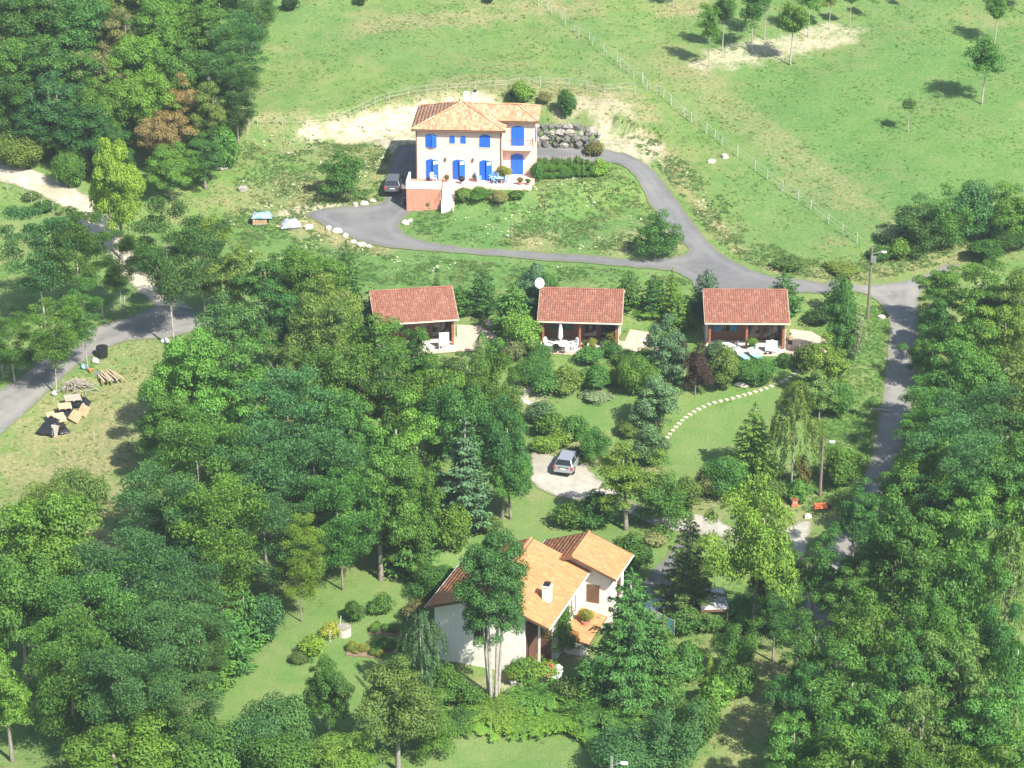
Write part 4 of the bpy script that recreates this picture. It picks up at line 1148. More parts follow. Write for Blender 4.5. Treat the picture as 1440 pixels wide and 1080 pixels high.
keep = in_any(x, y, weed_areas) & off_road(x, y, .2) & (blotch(x, y, 1.4) > -.15)
weed_patch("wild_weeds", x[keep], y[keep], r_, (.105,.200,.055))
x, y, r_ = view_points(16000, 300, 180, 1440, 410, 16)
keep = in_any(x, y, weed_areas) & off_road(x, y, .2) & (blotch(x, y, 1.1, 3.) > .2)
weed_patch("pale_weeds", x[keep], y[keep], r_, (.20,.215,.085), 9, .2, .13, .17)
x, y, r_ = view_points(30000, -60, -20, 1500, 1090, 17)
zz = zone_at(x, y); keep = off_road(x, y, .2) & (zz[:,0] < .3) & (zz[:,2] < .4) & (blotch(x, y, .7, 1.) > .25)
weed_patch("meadow_weeds", x[keep], y[keep], r_, (.085,.155,.042), 7, .22, .13, .08)
x, y, r_ = view_points(9000, 1130, 400, 1300, 720, 18)
keep = in_any(x, y, [[(1170,470),(1235,430),(1250,470),(1230,640),(1195,720),(1130,720),(1150,620)]]) & off_road(x, y, .2)
weed_patch("bank_weeds", x[keep], y[keep], r_, (.120,.230,.050), 9, .22, .14, .14)

# kind -> list of (crown mesh, trunk mesh, nominal radius, nominal height)
PROTO = {}
PROTO['broad'] = [(broad_crown("crown", 10+i, 4.0, hc, 10.2-hc, nc=n_+8, rough=.2+.05*(i % 3), cl=(.65, 1.35)), trunk_mesh("trunk", i, 10, 8, .26, 7, spread=2.6), 4.3, 10.3) for i, (hc, n_) in enumerate(((8.2,66),(7.8,60),(8.6,70),(8.0,54),(8.8,74)))]
PROTO['oak'] = [(broad_crown("crown", 30+i, 4.0, 8.0, 2.0, nc=44, per=270, leaf=.25, rough=.3, cl=(.6, 1.3), flat=.5), trunk_mesh("trunk", 30+i, 10, 8, .3, 9, spread=3.0), 4.4, 10.2) for i in range(4)]
PROTO['feather'] = [(feather_crown("crown", 50+i, 4.0, h0, 10.0, nc=n_), trunk_mesh("trunk", 50+i, 10, 7.2, .12, 6, .06, 'bark', 2.0), 4.2, 10.2) for i, (h0, n_) in enumerate(((2.6,74),(2.4,80),(3.4,62),(2.8,76)))]
PROTO['spruce'] = [(conifer_crown("crown", 70+i, 10, 2.6, .4, 25, .22, .0, irregular=.22), trunk_mesh("trunk", 70+i, 10, 9.6, .16, 0, .0), 2.6, 10.0) for i in range(2)]
PROTO['pine'] = [(conifer_crown("crown", 75+i, 10, 3.2, .9, 15, .10, .22, needle=.42, dens=1.9, power=.62, irregular=.35), trunk_mesh("trunk", 75+i, 10, 9.2, .2, 0, .0), 3.1, 10.0) for i in range(2)]
PROTO['cedar'] = [(conifer_crown("crown", 80+i, 10, 4.4, .2, 21, .30, .38, needle=.28, dens=3.2, power=.8, irregular=.3), trunk_mesh("trunk", 80+i, 10, 9.4, .25, 0, .0), 4.2, 10.0) for i in range(2)]
PROTO['thuja'] = [(upright_crown("crown", 84+i, 1.5, .1, 4.0, 3600, .2, 5, .3), trunk_mesh("trunk", 84+i, 4, 3.4, .08, 0, .0), 1.5, 4.0) for i in range(2)]
PROTO['stemmed'] = [(broad_crown("crown", 187, 2.6, 9.2, 3.1, nc=135, per=860, leaf=.145, rough=.16, cl=(.42, .8), flat=.85, mat='needle'), trunk_mesh("trunk", 87, 12, 8.4, .12, 0, 0, 'pale_bark', multi=6), 2.8, 12.2)]
PROTO['bushtree'] = [(broad_crown("crown", 200+i, 2.3, 4.0, .1, nc=46, per=420, leaf=.17, rough=.36, cl=(.4, .9), flat=.8), trunk_mesh("trunk", 200+i, 4, 3.2, .09, 4, .05, 'bark', 1.0), 2.8, 4.2) for i in range(3)]
PROTO['softpine'] = [(broad_crown("crown", 190+i, 2.4, 6.0, .2, nc=60, per=420, leaf=.2, rough=.26, cl=(.5, .95), flat=.6, mat='needle'), trunk_mesh("trunk", 190+i, 6, 5, .12, 0, 0), 2.8, 12.2) for i in range(2)]
PROTO['birch'] = [(birch_crown("crown", 88+i), trunk_mesh("trunk", 88+i, 9.5, 8.8, .11, 4, .04, 'pale_bark'), 2.9, 9.6) for i in range(2)]
PROTO['young'] = [(broad_crown("crown", 90+i, 2.0, 4.4, 2.7, nc=44, per=170, leaf=.22, cl=(.5, .9), rough=.28), trunk_mesh("trunk", 90+i, 7, 5.6, .09, 5, .03, 'pale_bark', 1.3), 2.1, 7.1) for i in range(3)]
PROTO['sparse'] = [(broad_crown("crown", 95+i, 2.0, 3.0, 3.2, nc=17, per=120, leaf=.2, cl=(.4, .65), rough=.35), trunk_mesh("trunk", 95+i, 6.4, 5.2, .07, 6, .03, 'pale_bark', 1.6), 2.0, 6.2) for i in range(2)]
PROTO['shrub'] = [(shrub_mesh("shrub", 100+i), None, 1.25, 1.75) for i in range(4)]
PROTO['tallshrub'] = [(shrub_mesh("shrub", 110+i, 1.5, 3.4, 5600, .175, flat=1.1), None, 1.55, 3.5) for i in range(3)]
PROTO['bigshrub'] = [(shrub_mesh("shrub", 140+i, 2.8, 3.8, 14000, .185, flat=.9), None, 1.55, 3.5) for i in range(3)]
PROTO['airy'] = [(feather_crown("crown", 150+i, 4.0, 3.7, 10.0, nc=60), trunk_mesh("trunk", 150+i, 10, 7.4, .13, 7, .06, 'pale_bark', 2.2), 4.2, 10.2) for i in range(3)]
PROTO['grassy'] = [(upright_crown("shrub", 115+i, 1.2, .0, 2.6, 2000, .34, 6, .55, 'leaf'), None, 1.25, 2.6) for i in range(2)]
PROTO['juniper'] = [(juniper_mesh("juniper", 120+i), None, 2.5, 1.0) for i in range(3)]
PROTO['lowfir'] = [(conifer_crown("crown", 125+i, 4.0, 1.75, .1, 15, .10, .22, needle=.26, dens=1.6, power=.55, irregular=.25), trunk_mesh("trunk", 125+i, 4, 3.6, .08, 0, .0), 1.75, 4.0) for i in range(2)]

def extent(me):
    v = np.empty(len(me.vertices)*3, np.float32); me.vertices.foreach_get("co", v); v = v.reshape(-1, 3)
    return float(np.percentile(np.hypot(v[:,0], v[:,1]), 96)), float(np.percentile(v[:,2], 99.6))
PROTO = {k: [(c, t, *extent(c)) for c, t, _r, _h in v] for k, v in PROTO.items()}

TONE = {'deep': ((0.062,0.162,0.039), "dark green"), 'mid': ((0.087,0.204,0.043), "mid green"), 'bright': ((0.114,0.244,0.043), "bright green"), 'lime': ((0.152,0.279,0.050), "yellow-green"),
        'teal': ((0.072,0.175,0.059), "blue-green"), 'olive': ((0.120,0.200,0.051), "olive"), 'rust': ((0.241,0.193,0.083), "rust-brown"), 'dry': ((0.168,0.189,0.077), "brown-tinged"),
        'silver': ((0.268,0.342,0.189), "silvery"), 'purple': ((0.080,0.053,0.051), "dark purple"), 'blue': ((0.100,0.193,0.090), "blue-grey"), 'gold': ((0.250,0.284,0.054), "golden"), 'white': ((0.446,0.491,0.285), "white-flowered"), 'dark': ((0.044,0.112,0.036), "blackish green")}
WORD = {'broad': ("broadleaf_tree", "tree", "round-crowned tree"), 'oak': ("oak_tree", "tree", "spreading oak-like tree"), 'feather': ("acacia_tree", "tree", "feathery tree"), 'bushtree': ("bushy_tree", "tree", "bushy tree"), 'softpine': ("pine_tree", "conifer", "soft rounded pine"), 'airy': ("acacia_tree", "tree", "airy feathery tree"), 'bigshrub': ("tall_shrub", "shrub", "tall shrub"), 'spruce': ("spruce_tree", "conifer", "spruce"),
        'pine': ("pine_tree", "conifer", "pine"), 'cedar': ("cedar_tree", "conifer", "broad cedar"), 'thuja': ("thuja_tree", "conifer", "thuja"), 'stemmed': ("cypress_tree", "conifer", "many-stemmed conifer"),
        'birch': ("birch_tree", "tree", "weeping birch"), 'young': ("young_tree", "tree", "young tree with bare stem"), 'sparse': ("sapling", "tree", "thin sapling"), 'shrub': ("shrub", "shrub", "shrub"),
        'tallshrub': ("tall_shrub", "shrub", "tall shrub"), 'grassy': ("bamboo_clump", "shrub", "feathery upright shrub"), 'juniper': ("juniper", "shrub", "spreading juniper"), 'lowfir': ("fir_tree", "conifer", "bushy fir")}
_cnt = {}
def plant(kind, tone, u, vtop, wpx, H, where, group=None, label=None, foot=False):
    """a plant whose crown top shows at photo pixel (u, vtop), wpx wide. H: height in metres, or (if > 40) the photo row of its foot"""
    kind0 = kind
    if H > 40 or foot:
        if PROTO[kind][0][1] is None:                       # low and wide: the outline's lower edge lies in front of the foot
            H = H-.12*wpx; vtop = min(vtop+.06*wpx, H-6)
        p_ = P(u, H); k = ppm(p_)
        dd = math.hypot(p_.x, p_.y)/math.hypot(math.hypot(p_.x, p_.y), CAM_Z-p_.z)
        Hm = max(.4, (H-vtop)/(k*dd))
    else:
        Hm = H; p_ = P(u, vtop, h=Hm); k = ppm(p_)
    w = wpx/k/2
    if kind in ('tallshrub', 'shrub') and w > 1.9: kind = 'bigshrub'
    lst = PROTO[kind]; i = _cnt.get(kind, 0); _cnt[kind] = i+1
    cm, tm, r0, h0 = lst[i % len(lst)]
    rs = random.Random(int(u*7+vtop*13))
    nm, cat, word = WORD[kind0]; colr, cw = TONE[tone]
    f = rs.uniform(.90, 1.34); hshift = rs.uniform(-.10, .20)
    colr = (colr[0]*f*(1+hshift), colr[1]*f, colr[2]*f*(1-hshift), 1)
    lab = label or f"{cw} {word} {where}"
    sc = (w/r0, w/r0, Hm/h0); rz = rs.uniform(0, 6.283)
    if tm is None:
        o = link(nm, cm, None, (p_.x, p_.y, p_.z-.05), (0, 0, rz), sc, colr); tag(o, lab, cat, group); return o
    root = empty(nm, (p_.x, p_.y, p_.z-.05), rz, lab, cat, group, sc)
    link("crown", cm, root, color=colr); link("trunk", tm, root)
    return root

# ------------------------------------------------------------------ trees and shrubs
# kind, tone, photo column, photo row of the top, width in photo pixels, height (m) or photo row of the foot, where it stands
GROUPS = {
"trees of the wood beside the upper meadow": [
 ('broad','deep',15,-78,120,11,"at the top edge, farthest from the meadow"), ('broad','mid',85,-85,120,12,"at the top edge, second from the picture corner"),
 ('broad','olive',160,-70,110,11,"at the top edge behind the brown-tinged one"), ('broad','mid',230,-72,110,11,"at the top edge, third from the meadow"),
 ('broad','bright',292,-62,100,11,"at the top edge, second from the meadow"), ('feather','teal',350,-40,70,10,"at the top edge beside the meadow fence end"),
 ('broad','deep',28,-15,120,11,"in the second row, at the picture side"), ('broad','deep',108,-12,115,11,"in the second row, inside the wood"),
 ('oak','dry',168,5,75,10,"with yellowing crown high in the wood"), ('broad','bright',225,-5,95,10,"in the second row, wood interior"),
 ('broad','mid',288,5,90,10,"in the second row, near the meadow"), ('feather','teal',338,20,72,10,"on the meadow edge, upper one of three"),
 ('broad','mid',18,55,100,10,"in the third row, at the picture side"), ('oak','deep',75,50,105,11,"in the third row, next to the picture side"),
 ('oak','dry',138,70,66,9,"with thin brownish crown in the middle of the wood"), ('broad','bright',195,50,90,10,"in the third row, under the yellowing crown"),
 ('broad','mid',252,60,90,10,"in the third row, wood interior"), ('feather','teal',318,60,80,10,"on the meadow edge, middle one of three"),
 ('broad','deep',12,105,95,8.5,"above the white track bend, nearest the picture side"), ('broad','teal',80,105,100,9,"in the fourth row above the track"),
 ('broad','mid',145,112,92,8.5,"in the fourth row, middle"), ('broad','bright',205,105,80,9,"in the fourth row behind the rust tree"),
 ('oak','rust',262,104,58,9,"with reddish top at the lower wood edge"), ('oak','olive',292,110,66,9,"half green, next to the reddish one"),
 ('feather','teal',330,95,60,9,"on the meadow edge, lowest of three"),
 ('broad','deep',52,140,90,6.5,"in the front row over the grassy verge"), ('broad','deep',118,140,112,7.8,"large, in the front row over the white track"),
 ('broad','bright',92,180,50,4.8,"small, at the front foot of the large one"), ('broad','deep',155,180,56,6.5,"in the gap behind the olive roadside tree"),
 ('broad','rust',230,160,78,6.6,"fully russet, at the lower corner of the wood"), ('broad','deep',290,150,66,6,"below the reddish top beside the grass slope"),
 ('broad','mid',238,205,78,6,"low, at the very front corner below the russet one"), ('broad','deep',285,190,60,6,"low, closing the front corner towards the house slope"),
 ('tallshrub','mid',318,180,46,4.5,"at the wood foot next to the fence end"), ('tallshrub','olive',30,190,80,3.5,"on the verge over the white track"),
 ('tallshrub','mid',100,212,50,4,"at the wood foot beside the white track"),
],
"trees along the track and road": [
 ('broad','lime',170,203,86,365,"tall and pale, between white track and grass slope"), ('airy','teal',64,298,98,462,"over the field, at the road bend"),
 ('airy','mid',112,302,88,450,"beside the road, nearest the white track"), ('airy','mid',80,425,78,556,"leaning, with pale bare trunk beside the log heap"),
 ('airy','mid',124,398,52,522,"slim, with straight pale trunk by the black tank"), ('airy','mid',170,330,62,442,"with dark trunk between track and field fence"),
 ('airy','teal',246,296,98,492,"with twin pale trunks where track meets road"), ('airy','teal',288,318,94,455,"with forked trunk beyond the road end"),
 ('airy','mid',22,452,80,540,"low over the road at the picture side"), ('tallshrub','lime',300,305,50,4,"yellowish, on the slope beside the track trees"),
 ('shrub','deep',62,282,38,300,"on the fence line inside the track bend"), ('shrub','olive',45,268,24,284,"small, on the fence line inside the bend"),
 ('shrub','mid',215,345,60,385,"under the tall pale tree beside the track"), ('shrub','lime',185,330,30,352,"pale, at the foot of the tall pale tree"),
],
"trees of the grove below the chalets": [
 ('oak','olive',330,352,84,8,"at the top corner of the grove"), ('oak','deep',378,355,88,9,"at the top edge, second from the corner"),
 ('broad','mid',436,360,88,9,"at the top edge, third from the corner"), ('tallshrub','mid',415,350,40,4,"poking out of the top edge"), ('oak','olive',470,385,96,10,"pale, beside the spruce"),
 ('broad','teal',318,415,110,10,"in the second row, over the road end"), ('oak','deep',392,405,100,10,"in the second row, middle"),
 ('broad','olive',455,420,110,11,"in the second row, broad and pale"), ('broad','mid',530,440,104,10,"beside the half hidden chalet"),
 ('oak','mid',588,466,86,8,"in front of the half hidden chalet porch"), ('oak','olive',640,492,80,8,"right below the chalet patio"),
 ('broad','bright',262,468,118,11,"brightest, at the road side corner"), ('oak','bright',340,470,124,11,"bright, behind the corner one"),
 ('oak','olive',400,478,96,11,"yellow-tipped, in the grove middle"), ('broad','mid',470,490,120,11,"in the third row, grove middle"),
 ('oak','deep',545,495,110,11,"in the third row, towards the chalets"), ('broad','bright',612,505,104,11,"in the third row, next to the edge"),
 ('broad','mid',690,500,84,10,"at the edge over the winding garden path"),
 ('broad','bright',236,548,92,9,"low, hanging over the dry lawn"), ('oak','bright',302,540,110,11,"second of the bright ones over the dry lawn"),
 ('feather','teal',400,535,140,12,"wide and dark, grove centre"), ('broad','mid',486,560,112,12,"in the fourth row, centre"),
 ('oak','bright',556,555,110,12,"in the fourth row, behind the blue pine"), ('broad','mid',640,545,104,11,"right behind the blue pine top"), ('broad','deep',705,560,88,11,"dark, over the gravel parking"),
 ('feather','mid',290,596,140,800,"pale-limbed, above the long shadow"), ('feather','teal',375,608,130,800,"pale-limbed, inside the grove"),
 ('feather','teal',450,612,124,790,"wide, over the lawn end"), ('oak','mid',530,625,108,12,"dense, left of the blue pine"), ('broad','mid',580,650,92,10,"dense, behind the dark fir"),
 ('feather','teal',238,676,126,870,"tall, over the long shadow on the dry lawn"), ('feather','mid',312,680,130,880,"with visible pale trunk, grove front"),
 ('feather','teal',385,700,110,862,"thin-stemmed, near the lawn"), ('feather','mid',482,676,104,830,"layered, over the lawn top"), ('feather','lime',424,735,66,874,"yellow-green, on a bare pale trunk at the lawn edge"),
 ('broad','mid',545,690,86,800,"drooping, at the lawn top"),
],
"trees of the thicket at the bottom corner": [
 ('broad','bright',50,700,170,12,"bright, highest in the corner thicket"), ('tallshrub','olive',105,665,80,4,"dusty, at the end of the dry lawn"), ('tallshrub','olive',62,680,66,4,"dusty, on the dry lawn beside the thicket"),
 ('feather','teal',192,762,140,960,"wide and dark, behind the long lawn"), ('feather','teal',252,788,120,950,"wide, nearest the long lawn"), ('broad','mid',20,790,130,11,"at the picture side, with pale trunk below"),
 ('feather','mid',140,815,150,1000,"darkest, filling the thicket middle"), ('feather','teal',225,848,140,1010,"dark, thicket front"), ('feather','mid',90,870,120,11,"shaded, behind the two pale trunks"),
 ('feather','teal',280,872,96,985,"at the thicket edge on the lawn"), ('feather','teal',175,915,140,10,"low, hanging over the deep shadow"), ('feather','teal',260,955,100,8,"lowest, at the lawn corner"),
 ('oak','lime',18,925,84,1070,"yellow-green, small, on a bare pale trunk at the picture corner"), ('broad','bright',165,1020,190,7,"bright, filling the bottom edge"), ('tallshrub','mid',265,1010,120,5,"at the bottom edge beside the lawn corner"),
 ('lowfir','deep',345,835,84,905,"first in the dark hedge along the lawn"), ('lowfir','deep',320,865,80,940,"second in the dark hedge along the lawn"), ('lowfir','mid',298,900,70,970,"third in the dark hedge along the lawn"),
 ('tallshrub','teal',372,840,50,4,"at the end of the dark hedge"),
],
"trees of the wood beyond the lane": [
 ('oak','mid',1332,372,84,7,"at the lane junction, nearest the gravel mouth"), ('oak','mid',1390,365,96,10,"behind the junction tree"), ('broad','olive',1445,380,90,10,"brownish, at the picture side above"),
 ('oak','deep',1318,415,70,6.5,"dark, overhanging the lane shadow"), ('oak','mid',1370,425,100,10,"second row from the junction"), ('oak','lime',1420,425,100,10,"yellow-tinted, second row"),
 ('broad','deep',1306,460,62,6,"low, right over the lane shadow"), ('broad','mid',1355,480,120,11,"third row, middle"), ('oak','olive',1430,480,110,11,"third row, at the picture side"),
 ('feather','mid',1322,530,96,8.5,"over the lane, above the sunlit patch"), ('feather','teal',1390,545,130,12,"fourth row, wide"), ('broad','olive',1450,560,90,11,"fourth row, at the picture side"),
 ('feather','mid',1300,585,76,8,"edge one beside the sunlit lane patch"), ('feather','teal',1345,600,120,12,"fifth row, centre"), ('broad','deep',1425,615,110,12,"fifth row, at the picture side"),
 ('oak','mid',1262,640,84,8.5,"at the lane foot, front edge"), ('oak','mid',1320,620,110,10,"pale-topped, sixth row"), ('oak','deep',1375,650,116,12,"sixth row, inside"), ('oak','bright',1440,660,110,11,"sixth row, at the picture side"),
 ('oak','deep',1206,682,82,8,"overhanging the garden corner with the red birdhouse"), ('oak','deep',1265,690,130,13,"large, seventh row"), ('oak','mid',1345,700,130,12,"largest crown of the wood centre"),
 ('oak','deep',1204,755,100,9,"dark, over the gravel mouth"), ('oak','mid',1285,760,130,12,"bright crown, wood front"), ('oak','mid',1365,770,110,12,"beside the dead brown twigs"), ('birch','olive',1425,740,100,12,"with pale twigs at the picture side"),
 ('oak','deep',1190,800,84,8,"bluish, leaning to the lane shadow"), ('oak','bright',1235,835,120,11,"yellowish, over the lower lane"), ('broad','mid',1320,845,110,11,"ninth row, middle"), ('oak','deep',1405,840,90,11,"dark, ninth row"),
 ('oak','mid',1285,890,110,11,"light, tenth row"), ('oak','olive',1360,895,110,11,"light, tenth row, second"), ('birch','mid',1430,900,90,11,"thin, tenth row, at the picture side"),
 ('oak','mid',1190,915,130,10,"wide, over the end of the lane"), ('oak','olive',1300,960,120,10,"pale, with white dead limb"), ('oak','mid',1230,975,120,10,"bottom row, second from the clearing"), ('oak','mid',1390,965,130,10,"bottom row, yellowish"),
 ('oak','deep',1145,860,90,9,"shading the lower lane bend"), ('broad','deep',1092,832,60,6,"low and shaded, under the large bright one"), ('oak','mid',1150,760,70,8,"leaning over the gravel mouth"), ('oak','deep',1128,935,84,8,"darkest, beside the clearing at the bottom"), ('oak','mid',1118,1000,100,8,"bottom edge, beside the clearing"), ('oak','mid',1190,1030,130,9,"bottom edge, second"), ('broad','mid',1280,1040,130,9,"bottom edge, third"), ('oak','bright',1370,1040,130,9,"bottom edge, fourth"), ('oak','mid',1445,1030,110,9,"bottom corner"),
 ('oak','rust',1345,812,30,9,"small with dead brown leaves, in the wood centre"),
],
"bushes along the upper lane hedge": [
 ('bushtree','teal',1290,280,84,352,"first of the hedge over the meadow foot, next to the lamp post"), ('bushtree','mid',1330,268,84,347,"second of the hedge over the meadow foot"), ('bushtree','teal',1372,260,84,337,"third of the hedge over the meadow foot"),
 ('bushtree','mid',1415,256,84,332,"fourth of the hedge over the meadow foot"), ('bushtree','deep',1450,265,60,330,"last of the hedge over the meadow foot"), ('shrub','silver',1248,318,40,345,"pale, beside the lamp post top"), ('shrub','lime',1262,335,36,368,"bright, behind the lamp post"), ('shrub','deep',1235,345,34,368,"dark, low, just behind the lamp post"),
 ('shrub','olive',1180,368,50,388,"in the verge above the lane junction"), ('shrub','olive',1110,360,50,384,"in the verge beside the driveway mouth"), ('tallshrub','dark',1425,318,66,352,"dark, at the picture side over the lane"), ('tallshrub','deep',1385,335,50,372,"dark, between lane and wood"),
],
}
for grp, rows_ in GROUPS.items():
    for q in rows_: plant(*q, group=grp)

